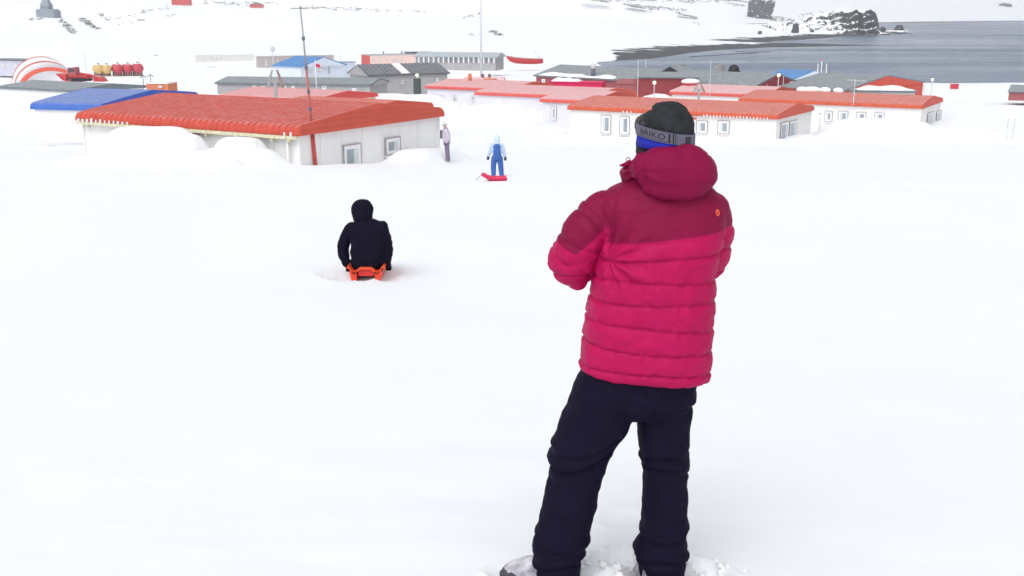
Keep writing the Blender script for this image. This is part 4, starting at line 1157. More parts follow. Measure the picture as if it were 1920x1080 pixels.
# ================================================================== PEOPLE
def blob(name, mb, voxel, mats, parent, smooth=4, disp=None, attr=None):
    """joins overlapping shapes into one continuous skin (voxel remesh), smooths it, then moves vertices by disp(co, no)"""
    me = mb.mesh(name + '_raw')
    tmp = bpy.data.objects.new(name + '_raw', me); COL.objects.link(tmp)
    md = tmp.modifiers.new('r', 'REMESH'); md.mode = 'VOXEL'; md.voxel_size = voxel
    if smooth:
        sm = tmp.modifiers.new('s', 'SMOOTH'); sm.factor = 0.5; sm.iterations = smooth
    dg = bpy.context.evaluated_depsgraph_get(); dg.update()
    ev = tmp.evaluated_get(dg)
    out = bpy.data.meshes.new_from_object(ev)
    bpy.data.objects.remove(tmp, do_unlink=True)
    out.name = name
    n = len(out.vertices)
    co = np.empty(n * 3, np.float32); out.vertices.foreach_get('co', co); co = co.reshape(-1, 3).astype(float)
    no = np.empty(n * 3, np.float32); out.vertex_normals.foreach_get('vector', no); no = no.reshape(-1, 3).astype(float)
    if attr:
        for an, fn in attr.items():
            a = out.attributes.new(an, 'FLOAT', 'POINT'); a.data.foreach_set('value', np.asarray(fn(co, no), np.float32))
    if disp:
        co = co + no * disp(co, no)[:, None]
        out.vertices.foreach_set('co', co.astype(np.float32).ravel())
    out.materials.clear()
    for m in (mats if isinstance(mats, (list, tuple)) else [mats]):
        out.materials.append(m)
    out.polygons.foreach_set('use_smooth', [True] * len(out.polygons))
    out.update()
    o = bpy.data.objects.new(name, out); COL.objects.link(o); o.parent = parent
    return o

def n3(co, sx, sy, sz, seed=0, octv=2):
    out = np.empty(len(co))
    for i, (x, y, z) in enumerate(co):
        out[i] = mnoise.fractal((x * sx + seed * 5.1, y * sy + seed * 2.3, z * sz + seed), 0.9, 2.1, octv)
    return out

def ring_se(c, a, b, z, tilt=0.0, e=2.5, n=48, yb=None):
    """superellipse ring: half width a, half depth b"""
    pts = []
    for k in range(n):
        t = 2 * math.pi * k / n
        cs, sn = math.cos(t), math.sin(t)
        x = a * math.copysign(abs(cs) ** (2 / e), cs); y = b * math.copysign(abs(sn) ** (2 / e), sn)
        pts.append((c[0] + x, c[1] + y, z + tilt * x))
    return pts

SKIN = mat('skin', (0.55, 0.33, 0.25), 0.55, 0.06, 20)
DARKHAIR = mat('dark_hair', (0.02, 0.016, 0.014), 0.7, 0.2, 60)

# ------------------------------------------------------------------ the standing person in the red jacket
MG = at_y(1150, 1080, MAN_Y)
MAN = thing('person', 'person in crimson puffer jacket, black beanie and navy trousers standing with back to us', 'person', (MG.x, MAN_Y, MAN_GROUND))
def ml(u, v, dy=0.0):
    """picture point -> place in the person's own frame, dy metres beyond the silhouette plane"""
    p = at_y(u, v, MAN_Y + dy)
    return Vector((p.x - MG.x, dy, p.z - MAN_GROUND))

def fabric(name, col, rough=0.6, sheen=0.0, bump=0.12, bs=220.0, var=0.06, spec=0.12):
    m = mat(name, col, rough, var, 9.0, bump=bump, bscale=bs, spec=spec)
    m.node_tree.nodes['Principled BSDF'].inputs['Sheen Weight'].default_value = sheen
    return m
JACKET = fabric('crimson_nylon', (0.50, 0.006, 0.075), 0.45)
YOKE = fabric('dark_crimson_nylon', (0.215, 0.004, 0.046), 0.6)
NAVY = fabric('navy_trouser_cloth', (0.0085, 0.0065, 0.020), 0.75, 0.0, 0.15, spec=0.06)
KNIT = mat('black_knit', (0.018, 0.021, 0.026), 0.85, 0.35, 40, bump=0.5, bscale=160)

def two_tone(name, ca, cb, attr):
    m = bpy.data.materials.new(name); m.use_nodes = True
    nt = m.node_tree; N = nt.nodes; Lk = nt.links; b = N['Principled BSDF']
    b.inputs['Roughness'].default_value = 0.58; b.inputs['Specular IOR Level'].default_value = 0.14
    at = N.new('ShaderNodeAttribute'); at.attribute_name = attr
    mr = N.new('ShaderNodeMapRange'); mr.inputs['From Min'].default_value = -0.0015; mr.inputs['From Max'].default_value = 0.0015
    Lk.new(at.outputs['Fac'], mr.inputs['Value'])
    tc = N.new('ShaderNodeTexCoord'); nz = N.new('ShaderNodeTexNoise'); nz.inputs['Scale'].default_value = 7; nz.inputs['Detail'].default_value = 6
    Lk.new(tc.outputs['Object'], nz.inputs['Vector'])
    rp = N.new('ShaderNodeMapRange'); rp.inputs['From Min'].default_value = 0.3; rp.inputs['From Max'].default_value = 0.7; rp.inputs['To Min'].default_value = 0.93; rp.inputs['To Max'].default_value = 1.07
    Lk.new(nz.outputs['Fac'], rp.inputs['Value'])
    mx = N.new('ShaderNodeMix'); mx.data_type = 'RGBA'; mx.inputs[6].default_value = (*ca, 1); mx.inputs[7].default_value = (*cb, 1)
    Lk.new(mr.outputs[0], mx.inputs['Factor'])
    mm = N.new('ShaderNodeMix'); mm.data_type = 'RGBA'; mm.blend_type = 'MULTIPLY'; mm.inputs['Factor'].default_value = 1
    Lk.new(mx.outputs[2], mm.inputs[6]); Lk.new(rp.outputs[0], mm.inputs[7]); Lk.new(mm.outputs[2], b.inputs['Base Color'])
    n3_ = N.new('ShaderNodeTexNoise'); n3_.inputs['Scale'].default_value = 45; n3_.inputs['Detail'].default_value = 5; Lk.new(tc.outputs['Object'], n3_.inputs['Vector'])
    bp = N.new('ShaderNodeBump'); bp.inputs['Strength'].default_value = 0.16; bp.inputs['Distance'].default_value = 0.01
    Lk.new(n3_.outputs['Fac'], bp.inputs['Height']); Lk.new(bp.outputs[0], b.inputs['Normal'])
    return m
JACKET2 = two_tone('crimson_jacket_with_dark_yoke', (0.42, 0.0045, 0.078), (0.215, 0.004, 0.043), 'yoke')

# --- body under the clothes: one continuous mesh with head, hands and feet
body = MB()
hip = ml(1212, 712); chest = ml(1235, 440); neck = ml(1250, 320); headc = ml(1251, 247)
body.capsule([hip, ml(1222, 600), chest, ml(1245, 370)], [0.10, 0.12, 0.14, 0.09])
body.capsule([ml(1245, 370), neck, headc], [0.08, 0.065, 0.065])
FACE = Vector((-0.72, 0.69, -0.02)).normalized()          # the head is turned to the left
body.ellipsoid(headc - Vector((0, 0, 0.012)), (0.076, 0.086, 0.096))
# face: brow, nose, mouth and chin towards FACE
side = Vector((FACE.y, -FACE.x, 0))
body.ellipsoid(headc + FACE * 0.065 - Vector((0, 0, 0.065)), (0.05, 0.05, 0.055))
body.capsule([headc + FACE * 0.085 + Vector((0, 0, 0.012)), headc + FACE * 0.112 - Vector((0, 0, 0.03))], [0.011, 0.017])
for s in (-1, 1):
    body.ellipsoid(headc + FACE * 0.082 + side * 0.032 * s + Vector((0, 0, 0.005)), (0.014, 0.014, 0.010))
    body.ellipsoid(headc + side * 0.086 * s - Vector((0, 0, 0.01)), (0.016, 0.022, 0.032))
body.ellipsoid(headc + FACE * 0.10 - Vector((0, 0, 0.062)), (0.022, 0.022, 0.008))
# arms end in hands that meet in front of the chest
handL = ml(1150, 452, 0.34); handR = ml(1265, 452, 0.36)
body.capsule([ml(1128, 395, 0.0), ml(1076, 492, 0.04), handL], [0.05, 0.045, 0.03])
body.capsule([ml(1330, 395, 0.0), ml(1322, 490, 0.11), handR], [0.05, 0.045, 0.03])
def hand(c, dirv, up, palm_n, sc=1.0):
    c = Vector(c); dirv = Vector(dirv).normalized(); up = Vector(up).normalized(); nn = dirv.cross(up).normalized()
    body.ellipsoid(c + dirv * 0.04 * sc, (0.045 * sc, 0.03 * sc, 0.045 * sc))
    for k, ln in enumerate((0.066, 0.075, 0.070, 0.055)):
        b0 = c + dirv * 0.07 * sc + up * (0.030 - 0.020 * k) * sc
        k1 = b0 + dirv * ln * 0.5 * sc + nn * 0.008 * palm_n
        k2 = b0 + dirv * ln * 0.75 * sc + nn * 0.035 * palm_n * sc
        body.capsule([b0, k1, k2], [0.0095 * sc, 0.009 * sc, 0.008 * sc], 8)
    body.capsule([c + dirv * 0.02 * sc + up * 0.035 * sc, c + dirv * 0.055 * sc + up * 0.06 * sc, c + dirv * 0.085 * sc + up * 0.055 * sc + nn * 0.02 * palm_n], [0.012 * sc, 0.011 * sc, 0.009 * sc], 8)
hand(handL, (0.9, 0.25, 0.1), (0, 0, 1), 1)
hand(handR, (-0.9, 0.25, 0.1), (0, 0, 1), -1)
body.capsule([hip + Vector((-0.08, 0, 0)), ml(1085, 870, 0.02), ml(1050, 1050, 0.0)], [0.08, 0.06, 0.04])
body.capsule([hip + Vector((0.08, 0, 0)), ml(1250, 870, 0.02), ml(1240, 1050, 0.04)], [0.08, 0.06, 0.04])
body.capsule([ml(1050, 1064, 0.0), ml(1000, 1070, 0.01)], [0.03, 0.022])
body.capsule([ml(1240, 1062, 0.03), ml(1236, 1062, 0.22)], [0.04, 0.035])
blob('body', body, 0.008, SKIN, MAN, 2)

# --- jacket
torso_px = [  # v left/right silhouette, half depth
    (696, 1089, 1326, 0.153), (684, 1090, 1327, 0.162), (668, 1092, 1329, 0.166), (640, 1096, 1331, 0.168), (600, 1100, 1334, 0.168), (560, 1108, 1337, 0.166), (520, 1113, 1338, 0.165),
    (490, 1119, 1340, 0.165), (455, 1128, 1350, 0.165), (425, 1125, 1358, 0.160), (400, 1117, 1362, 0.150), (380, 1116, 1358, 0.138), (364, 1128, 1348, 0.124), (350, 1150, 1335, 0.11), (338, 1178, 1322, 0.095), (322, 1196, 1308, 0.08), (304, 1200, 1300, 0.072)]
rings = []
for (v, ul, ur, b) in torso_px:
    l = ml(ul, v); r_ = ml(ur, v)
    tilt = -0.085 * np.interp(v, [430, 700], [0, 1])
    rings.append(ring_se(((l.x + r_.x) / 2, 0.0), (r_.x - l.x) / 2, b, l.z, tilt))
jk = MB(); jk.loft(rings)
EL = ml(1075, 494, 0.03); ER = ml(1322, 490, 0.11)
armL = [ml(1134, 398), ml(1098, 438, 0.0), EL, ml(1100, 482, 0.20), ml(1140, 458, 0.33)]
jk.capsule(armL, [0.078, 0.081, 0.078, 0.066, 0.052], 24)
jk.ellipsoid(ml(1067, 484, 0.03), (0.070, 0.085, 0.072))
jk.capsule([ml(1082, 505, 0.02), ml(1083, 526, 0.015)], [0.050, 0.032], 16)
armR = [ml(1330, 398), ml(1333, 440, 0.04), ER, ml(1300, 480, 0.24), ml(1272, 458, 0.34)]
jk.capsule(armR, [0.078, 0.077, 0.072, 0.066, 0.052], 24)

# seam rings (left, right picture heights at the silhouette, converted to heights in the person's frame)
seam_px = [((1138, 452), (1358, 428)), ((1132, 476), (1345, 468)), ((1116, 513), (1339, 516)), ((1110, 551), (1338, 558)), ((1101, 590), (1334, 609)), ((1098, 632), (1330, 652)), ((1090, 673), (1326, 690))]
seams = []
for (a, b) in seam_px:
    pa, pb = ml(*a), ml(*b)
    k = (pb.z - pa.z) / (pb.x - pa.x)
    seams.append((pa.z - k * pa.x, k))
seams.sort(key=lambda s: -s[0])
def arm_field(co, A):
    """distance along and from an arm's axis"""
    P = np.array([list(p) for p in A]); best = np.full(len(co), 1e9); along_ = np.zeros(len(co)); acc = 0
    for i in range(len(P) - 1):
        e = P[i + 1] - P[i]; L_ = np.linalg.norm(e)
        t = np.clip(((co - P[i]) @ e) / (L_ * L_), 0, 1)
        d = np.linalg.norm(co - P[i] - t[:, None] * e, axis=1)
        m_ = d < best
        best[m_] = d[m_]; along_[m_] = acc + t[m_] * L_
        acc += L_
    return along_, best
def yoke_line(x):
    return None
def jacket_regions(co):
    sL, dL = arm_field(co, armL); sR, dR = arm_field(co, armR)
    xl = np.interp(co[:, 2], [seams[-1][0], ml(1119, 490).z, ml(1125, 425).z], [-9, ml(1122, 490).x, ml(1134, 425).x])
    left = (dL < 0.098) & (co[:, 0] < np.minimum(xl + 0.01, ml(1140, 420).x + 0.02)) & (sL > 0.02)
    right = (dR < 0.09) & (co[:, 1] > 0.07) & (co[:, 0] > ml(1290, 450).x)
    return sL, dL, sR, dR, left, right
Y0 = ml(1138, 452); Y1 = ml(1204, 444); Y2 = ml(1358, 428)
def yoke_attr(co, no):
    # torso boundary height at x, seen from the silhouette plane (rings sag towards us in the picture)
    zb = seams[0][0] + seams[0][1] * co[:, 0] + 0.012
    t = co[:, 2] - zb
    sL, dL, sR, dR, left, right = jacket_regions(co)
    # sleeve: dark on the outside of the upper arm, down to a point near the elbow
    outer = (co[:, 2] - (ml(1062, 486).z + (co[:, 0] - ml(1062, 486).x) * 0.98))
    outer = np.minimum(outer, 0.152 - sL)
    t = np.where(left, outer, t)
    return t
def jacket_disp(co, no):
    x, y, z = co.T
    puff = np.zeros(len(co)); groove = np.zeros(len(co))
    wob = 0.006 * np.sin(x * 9 + z * 4)
    lv = np.stack([s0 + k * x + wob * (1 if i % 2 else -1) * 0.6 for i, (s0, k) in enumerate(seams)])
    for i in range(len(seams) - 1):
        up, lo = lv[i], lv[i + 1]
        inn = (z <= up) & (z > lo)
        t = np.clip((z - lo) / (up - lo + 1e-6), 0, 1)
        puff = np.where(inn, np.power(np.clip(4 * t * (1 - t), 0, 1), 0.6) * 0.0078, puff)
    sL, dL, sR, dR, left, right = jacket_regions(co)
    d = np.where(left | right, 0, puff)
    below = z < lv[-1]
    d = np.where(below & ~left & ~right, 0.008 * np.clip((lv[-1] - z) / 0.012, 0, 1), d)
    for i in range(1, len(seams)):
        d = d - np.where(left | right, 0, 0.007 * np.exp(-((z - lv[i]) / 0.0042) ** 2))
    # sleeve baffles
    for s_, m_ in ((sL, left), (sR, right)):
        ph = (s_ + 0.02) / 0.075
        d = np.where(m_, 0.0055 * np.abs(np.sin(math.pi * ph)) ** 0.6 - 0.004 * np.exp(-((ph - np.round(ph)) / 0.06) ** 2), d)
    # creases fanning out from the left arm pit, short tucks at the seams, soft lumps of down
    ap = ml(1137, 474)
    dx = x - ap.x; dz = z - ap.z
    rr = np.hypot(dx, dz); an = np.arctan2(dz, dx)
    fan = np.exp(-((rr - 0.08) / 0.09) ** 2) * (dx > -0.01) * (y < 0.02)
    d = d + 0.008 * fan * np.sin(an * 11 + 0.6)
    d = d - 0.007 * np.exp(-((z - (ml(1215, 556).z - (x - ml(1215, 556).x) * 0.62)) / 0.006) ** 2) * np.exp(-((x - ml(1212, 556).x) / 0.05) ** 2) * (y < 0)
    d = d - 0.007 * np.exp(-((z - (ml(1355, 445).z - (x - ml(1355, 445).x) * 1.1)) / 0.006) ** 2) * np.exp(-((x - ml(1352, 445).x) / 0.03) ** 2) * (y < 0)
    lump = n3(co, 11, 9, 16, 3, 3); tuck = n3(co, 42, 30, 9, 8, 2); fine = n3(co, 24, 24, 60, 12, 2)
    near_seam = np.zeros(len(co))
    for i in range(1, len(seams)):
        near_seam = np.maximum(near_seam, np.exp(-((z - lv[i]) / 0.022) ** 2))
    upper = z > lv[0]
    d = d + lump * 0.0042 * np.where(upper, 0.8, 1) + tuck * 0.0062 * np.where(upper, 0.12, near_seam)
    d = d + 0.0016 * fine
    # armhole seam on the left shoulder
    xs_ = ml(1137, 420).x + 0.02 * np.sin((z - ml(1137, 420).z) * 12)
    d = d - 0.005 * np.exp(-((x - xs_) / 0.005) ** 2) * upper * (z < ml(1130, 366).z)
    return d
jacket = blob('jacket', jk, 0.0058, JACKET2, MAN, 5, jacket_disp, {'yoke': yoke_attr})

# --- hood lying on the shoulders, with the stand-up collar
hd = MB()
hc = ml(1264, 322, -0.10)
hd.ellipsoid(hc, (0.150, 0.085, 0.086), Matrix.Rotation(math.radians(8), 3, 'Y') @ Matrix.Rotation(math.radians(-18), 3, 'X'), 32, 18)
hd.ellipsoid(ml(1290, 318, -0.09), (0.105, 0.085, 0.085), Matrix.Rotation(math.radians(20), 3, 'Y'), 28, 16)
hd.ellipsoid(ml(1268, 350, -0.115), (0.115, 0.062, 0.050), None, 28, 16)
nc = ml(1250, 305, 0.0)
cr_ = [(nc.x + 0.118 * math.cos(t) - 0.008, 0.105 * math.sin(t) - 0.01, nc.z - 0.004 - 0.022 * math.cos(t) + 0.018 * math.sin(t)) for t in [2 * math.pi * k / 28 for k in range(29)]]
hd.tube(cr_, 0.047, 14, caps=False)
hd.capsule([ml(1186, 318, -0.03), ml(1180, 330, 0.02), ml(1186, 330, 0.08)], [0.032, 0.036, 0.034], 14)
def hood_disp(co, no):
    x, y, z = co.T
    s = n3(co, 9, 9, 20, 5, 3)
    c0 = ml(1192, 312, -0.06)
    an = np.arctan2(z - c0.z, x - c0.x); rr = np.hypot(x - c0.x, z - c0.z)
    d = 0.004 * s + 0.0035 * np.exp(-((rr - 0.05) / 0.05) ** 2) * np.sin(an * 9)
    d -= 0.006 * np.exp(-((x - (ml(1203, 330).x - (z - ml(1203, 330).z) * 0.3)) / 0.006) ** 2) * (z < ml(1203, 308).z)
    # gentle panel seam
    d -= 0.003 * np.exp(-((z - (hc.z + 0.045 + 0.12 * (x - hc.x))) / 0.004) ** 2) * (x > hc.x - 0.06)
    return d
hood = blob('hood', hd, 0.006, YOKE, MAN, 6, hood_disp)
MB().capsule([ml(1180, 306, -0.04), ml(1172, 309, -0.05), ml(1163, 310, -0.05)], [0.012, 0.009, 0.003], 8).build('hood_toggle', YOKE, hood, True)
tr = ml(1178, 299, -0.04)
MB().tube([(tr.x + 0.007 * math.cos(t), tr.y, tr.z + 0.007 * math.sin(t)) for t in [2 * math.pi * k / 12 for k in range(13)]], 0.0015, 6, caps=False).build('cord_loop', YOKE, hood, True)

# orange emblem on the right of the yoke: a small ring of petals, laid on the cloth
def lay_on(obj, pt_uv):
    """point and normal where a line of sight first meets a mesh of the person"""
    d = Vector(ray(*pt_uv)).normalized(); o_ = Vector((0, 0, CAM_Z)) - Vector((MG.x, MAN_Y, MAN_GROUND))
    hit, loc, nor, _ = obj.ray_cast(o_, d)
    return (loc, nor) if hit else (ml(*pt_uv, -0.15), Vector((0, -1, 0)))
bpy.context.view_layer.update()
loc, nor = lay_on(jacket, (1345, 399))
q = nor.to_track_quat('Z', 'Y').to_matrix()
m = MB()
for k in range(8):
    t = 2 * math.pi * k / 8
    c = loc + nor * 0.0015 + q @ Vector((0.0075 * math.cos(t), 0.0085 * math.sin(t), 0))
    m.ellipsoid(c, (0.0042, 0.0042, 0.0016), q @ Matrix.Rotation(t, 3, 'Z'), 10, 6)
m.build('emblem', mat('orange_emblem_print', (0.80, 0.10, 0.05), 0.5, 0.03), jacket, True)
# hem cord along the bottom of the jacket is modelled in the cloth itself

# --- head: beanie, goggles, strap, blue band
HX = headc.copy()
hat = MB()
hcen = ml(1249, 243, 0.0)
a_w = (ml(1302, 240).x - ml(1200, 240).x) / 2
hat.ellipsoid(hcen + Vector((0.004, 0, 0.0)), (a_w * 0.98, a_w * 1.10, 0.098), None, 32, 20)
hat.ellipsoid(hcen + Vector((0.0, 0, -0.02)), (a_w * 0.99, a_w * 1.08, 0.085), None, 32, 20)
hat.capsule([hcen + Vector((-0.035, 0.01, -0.03)), ml(1222, 282, -0.005)], [0.068, 0.055], 20)
def hat_disp(co, no):
    x, y, z = co.T
    d = 0.0045 * n3(co, 16, 16, 22, 11, 3) + 0.0010 * np.sin(np.arctan2(y - hcen.y, x - hcen.x) * 60)
    d -= 0.006 * np.exp(-((z - (hcen.z + 0.055 - 0.3 * (x - hcen.x))) / 0.008) ** 2) * (x < hcen.x - 0.01)
    return d
beanie = blob('beanie', hat, 0.006, KNIT, MAN, 4, hat_disp)
# strap ring: plane tilted, left side higher
def strap_pt(t, h, off):
    c = ml(1248, 250, 0.0)
    ca, sa = math.cos(t), math.sin(t)
    x = (a_w + 0.005 + off) * ca; y = (a_w * 1.10 + 0.005 + off) * sa
    return Vector((c.x + x - 0.001, y, c.z - 0.17 * x + 0.05 * y + h - 0.0))
STRAP = mat('grey_elastic_strap', (0.135, 0.125, 0.18), 0.7, 0.12, 60, bump=0.2, bscale=300)
n = 96; half = 0.0185
rings = []
for k in range(n + 1):
    t = 2 * math.pi * k / n
    rings.append([strap_pt(t, -half, 0.0), strap_pt(t, -half, 0.004), strap_pt(t, half, 0.004), strap_pt(t, half, 0.0)])
strap = MB().loft(rings, caps=False).build('goggle_strap', STRAP, MAN)
BLK = mat('black_print', (0.012, 0.012, 0.016), 0.6, 0.05)
def flat_on_strap(mb2d, t0, name, m, dz=0.0):
    """wraps flat outlines (x along the strap in metres, y up) round the strap at angle t0"""
    vs = []
    for (x, y, z) in mb2d.v:
        vs.append(strap_pt(t0 + x / (a_w * 1.05), y + dz, 0.0046 + z))
    mm = MB(); mm.v = vs; mm.f = mb2d.f; mm.mi = mb2d.mi
    return mm.build(name, m, strap)
def text_mesh(body_txt, size):
    cu = bpy.data.curves.new('lettering', 'FONT'); cu.body = body_txt; cu.size = size; cu.align_x = 'CENTER'; cu.align_y = 'CENTER'; cu.extrude = 0.0; cu.offset = size * 0.02
    ob = bpy.data.objects.new('lettering_tmp', cu); COL.objects.link(ob)
    bpy.context.view_layer.update()
    me = bpy.data.meshes.new_from_object(ob.evaluated_get(bpy.context.evaluated_depsgraph_get()))
    mb_ = MB(); mb_.v = [tuple(v.co) for v in me.vertices]; mb_.f = [tuple(p.vertices) for p in me.polygons]; mb_.mi = [0] * len(mb_.f)
    bpy.data.objects.remove(ob, do_unlink=True)
    return mb_
tm = text_mesh('BRIKO', 0.027)
tm.v = [(x * 1.25, y * 0.92, 0) for x, y, z in tm.v]
T0 = -math.pi / 2 - 0.62
flat_on_strap(tm, T0, 'lettering', BLK)
fr = MB()
x0, x1, y0, y1, wd = -0.062, 0.060, -0.0145, 0.0145, 0.0024
def strip(xa, xb, ya, yb, nseg=24):
    vs = []; fs = []
    for k in range(nseg + 1):
        x = xa + (xb - xa) * k / nseg; vs += [(x, ya, 0), (x, yb, 0)]
    for k in range(nseg): fs.append((2 * k, 2 * k + 2, 2 * k + 3, 2 * k + 1))
    fr.add(vs, fs)
strip(x0, x1, y0, y0 + wd); strip(x0, x1, y1 - wd * 0.4, y1); strip(x1 - wd, x1 + 0.004, y0, y1, 3)
flat_on_strap(fr, T0, 'print_border', BLK)
fr = MB(); strip(-0.006, -0.001, -half * 1.02, half * 1.02, 2); strip(0.003, 0.006, -half * 1.02, half * 1.02, 2)
flat_on_strap(fr, -math.pi / 2 + 0.16, 'strap_slider', BLK)
fr = MB(); strip(-0.014, 0.014, -0.011, 0.012, 8)
bk = flat_on_strap(fr, -math.pi / 2 + 0.72, 'print_block', BLK)
fr = MB()
for x in (-0.008, 0.0, 0.008): strip(x - 0.0012, x + 0.0012, -0.009, 0.009, 2)
fr.v = [(x, y, 0.0006) for x, y, z in fr.v]
flat_on_strap(fr, -math.pi / 2 + 0.72, 'print_bars', STRAP)
# goggles at the front of the face
gg = MB()
for k in range(-6, 7):
    a = k / 6 * 0.95
    dvec = Matrix.Rotation(a, 3, 'Z') @ FACE
    gg.ellipsoid(headc + Vector((dvec.x * 0.088, dvec.y * 0.105, 0.022 - 0.004 * abs(k) / 6)), (0.022, 0.022, 0.040 - 0.010 * (abs(k) / 6) ** 2), None, 12, 10)
gog = blob('goggles', gg, 0.005, mat('black_goggle_frame', (0.012, 0.012, 0.016), 0.35, 0.1), MAN, 3)
gl = MB()
for k in range(-4, 5):
    a = k / 4 * 0.7
    dvec = Matrix.Rotation(a, 3, 'Z') @ FACE
    gl.ellipsoid(headc + Vector((dvec.x * 0.098, dvec.y * 0.115, 0.022)), (0.018, 0.018, 0.031), None, 12, 10)
blob('lens', gl, 0.005, mat('goggle_lens', (0.05, 0.03, 0.02), 0.08, 0.05, spec=0.8), gog, 3)
# blue band round the nape
BLUEB = mat('royal_blue_fleece', (0.012, 0.022, 0.42), 0.8, 0.2, 30, bump=0.3, bscale=200)
rings = []
for k in range(65):
    t = 2 * math.pi * k / 64
    rings.append([strap_pt(t, -half - 0.030 + 0.010 * math.cos(t), -0.006), strap_pt(t, -half - 0.028 + 0.010 * math.cos(t), -0.0015), strap_pt(t, -half + 0.004, 0.0), strap_pt(t, -half + 0.004, -0.008)])
MB().loft(rings, caps=False).build('blue_headband', BLUEB, MAN, True)

# --- trousers
tr_ = MB()
rings = []
for (v, ul, ur, b) in ((655, 1102, 1318, 0.125), (690, 1091, 1312, 0.135), (725, 1074, 1305, 0.140), (750, 1064, 1302, 0.132)):
    l = ml(ul, v); r_ = ml(ur, v)
    rings.append(ring_se(((l.x + r_.x) / 2, 0.0), (r_.x - l.x) / 2, b, l.z))
rings.reverse(); tr_.loft(rings)
tr_.ellipsoid(ml(1200, 733), (0.205, 0.142, 0.105))
legL = ((735, 1070, 1196, 0.128), (770, 1057, 1188, 0.122), (800, 1046, 1178, 0.118), (821, 1038, 1165, 0.116), (850, 1028, 1146, 0.112), (880, 1030, 1134, 0.106), (898, 1027, 1129, 0.104), (930, 1020, 1121, 0.102), (961, 1013, 1115, 0.102), (1000, 1004, 1105, 0.105), (1024, 998, 1098, 0.107), (1042, 999, 1092, 0.104), (1060, 1000, 1088, 0.10), (1082, 1006, 1086, 0.10), (1096, 1010, 1085, 0.098))
legR = ((735, 1188, 1303, 0.128), (770, 1191, 1300, 0.118), (800, 1195, 1297, 0.116), (828, 1198, 1294, 0.114), (850, 1202, 1291, 0.112), (865, 1202, 1296, 0.110), (887, 1208, 1292, 0.106), (917, 1207, 1292, 0.105), (960, 1205, 1292, 0.105), (1000, 1202, 1291, 0.107), (1020, 1195, 1287, 0.110), (1045, 1192, 1288, 0.114), (1065, 1198, 1286, 0.114), (1085, 1204, 1283, 0.112), (1098, 1206, 1281, 0.108))
for lg, yo in ((legL, 0.0), (legR, 0.03)):
    rings = []
    for (v, ul, ur, b) in lg:
        l = ml(ul, v); r_ = ml(ur, v)
        rings.append(ring_se(((l.x + r_.x) / 2, yo), (r_.x - l.x) / 2, b, l.z, 0, 2.2))
    rings.reverse(); tr_.loft(rings)
knee = ml(1080, 870).z; ank = ml(1050, 1030).z; kneeR = ml(1250, 868).z
def trouser_disp(co, no):
    x, y, z = co.T
    isL = x < ml(1194, 850).x - (ml(1194, 850).z - z) * 0.1
    d = 0.006 * n3(co, 10, 10, 14, 21, 3)
    xc = ml(1085, 870).x
    # curved folds behind the left knee and above both ankles
    for (zf, amp, w, cur, lft) in ((ml(1085, 866).z, 0.016, 0.010, 0.9, True), (ml(1085, 842).z, 0.009, 0.011, 0.5, True), (ml(1060, 1020).z, 0.012, 0.010, 0.3, True), (ml(1060, 1043).z, 0.012, 0.010, -0.3, True),
                                   (ml(1250, 872).z, 0.011, 0.010, -0.5, False), (ml(1250, 850).z, 0.008, 0.011, -0.3, False), (ml(1240, 1010).z, 0.013, 0.011, 0.2, False), (ml(1240, 1042).z, 0.012, 0.010, -0.3, False), (ml(1240, 780).z, 0.008, 0.012, 0.8, False)):
        c = xc if lft else ml(1248, 870).x
        zz = zf + cur * (x - c) * 0.35 + 2.2 * (x - c) ** 2 * (1 if cur > 0 else -1)
        m_ = isL if lft else ~isL
        d = d + m_ * 0.75 * (-amp * np.exp(-((z - zz) / w) ** 2) + 0.8 * amp * np.exp(-((z - zz - 2.1 * w) / (w * 1.5)) ** 2))
    fold = n3(co, 7, 7, 34, 27, 2)
    reg = np.exp(-((z - knee) / 0.09) ** 2) + np.exp(-((z - ank) / 0.08) ** 2)
    d = d + 0.007 * fold * np.clip(reg, 0, 1)
    # seat seam and inner leg seam
    d = d - 0.006 * np.exp(-((x - ml(1212, 760).x - (z - ml(1212, 760).z) * 0.55) / 0.006) ** 2) * (z > ml(1200, 800).z) * (y < 0)
    d = d - 0.004 * np.exp(-((x - (ml(1205, 700).x)) / 0.004) ** 2) * (z > ml(1200, 740).z) * (y < 0)
    return d
trou = blob('trousers', tr_, 0.0065, NAVY, MAN, 4, trouser_disp)

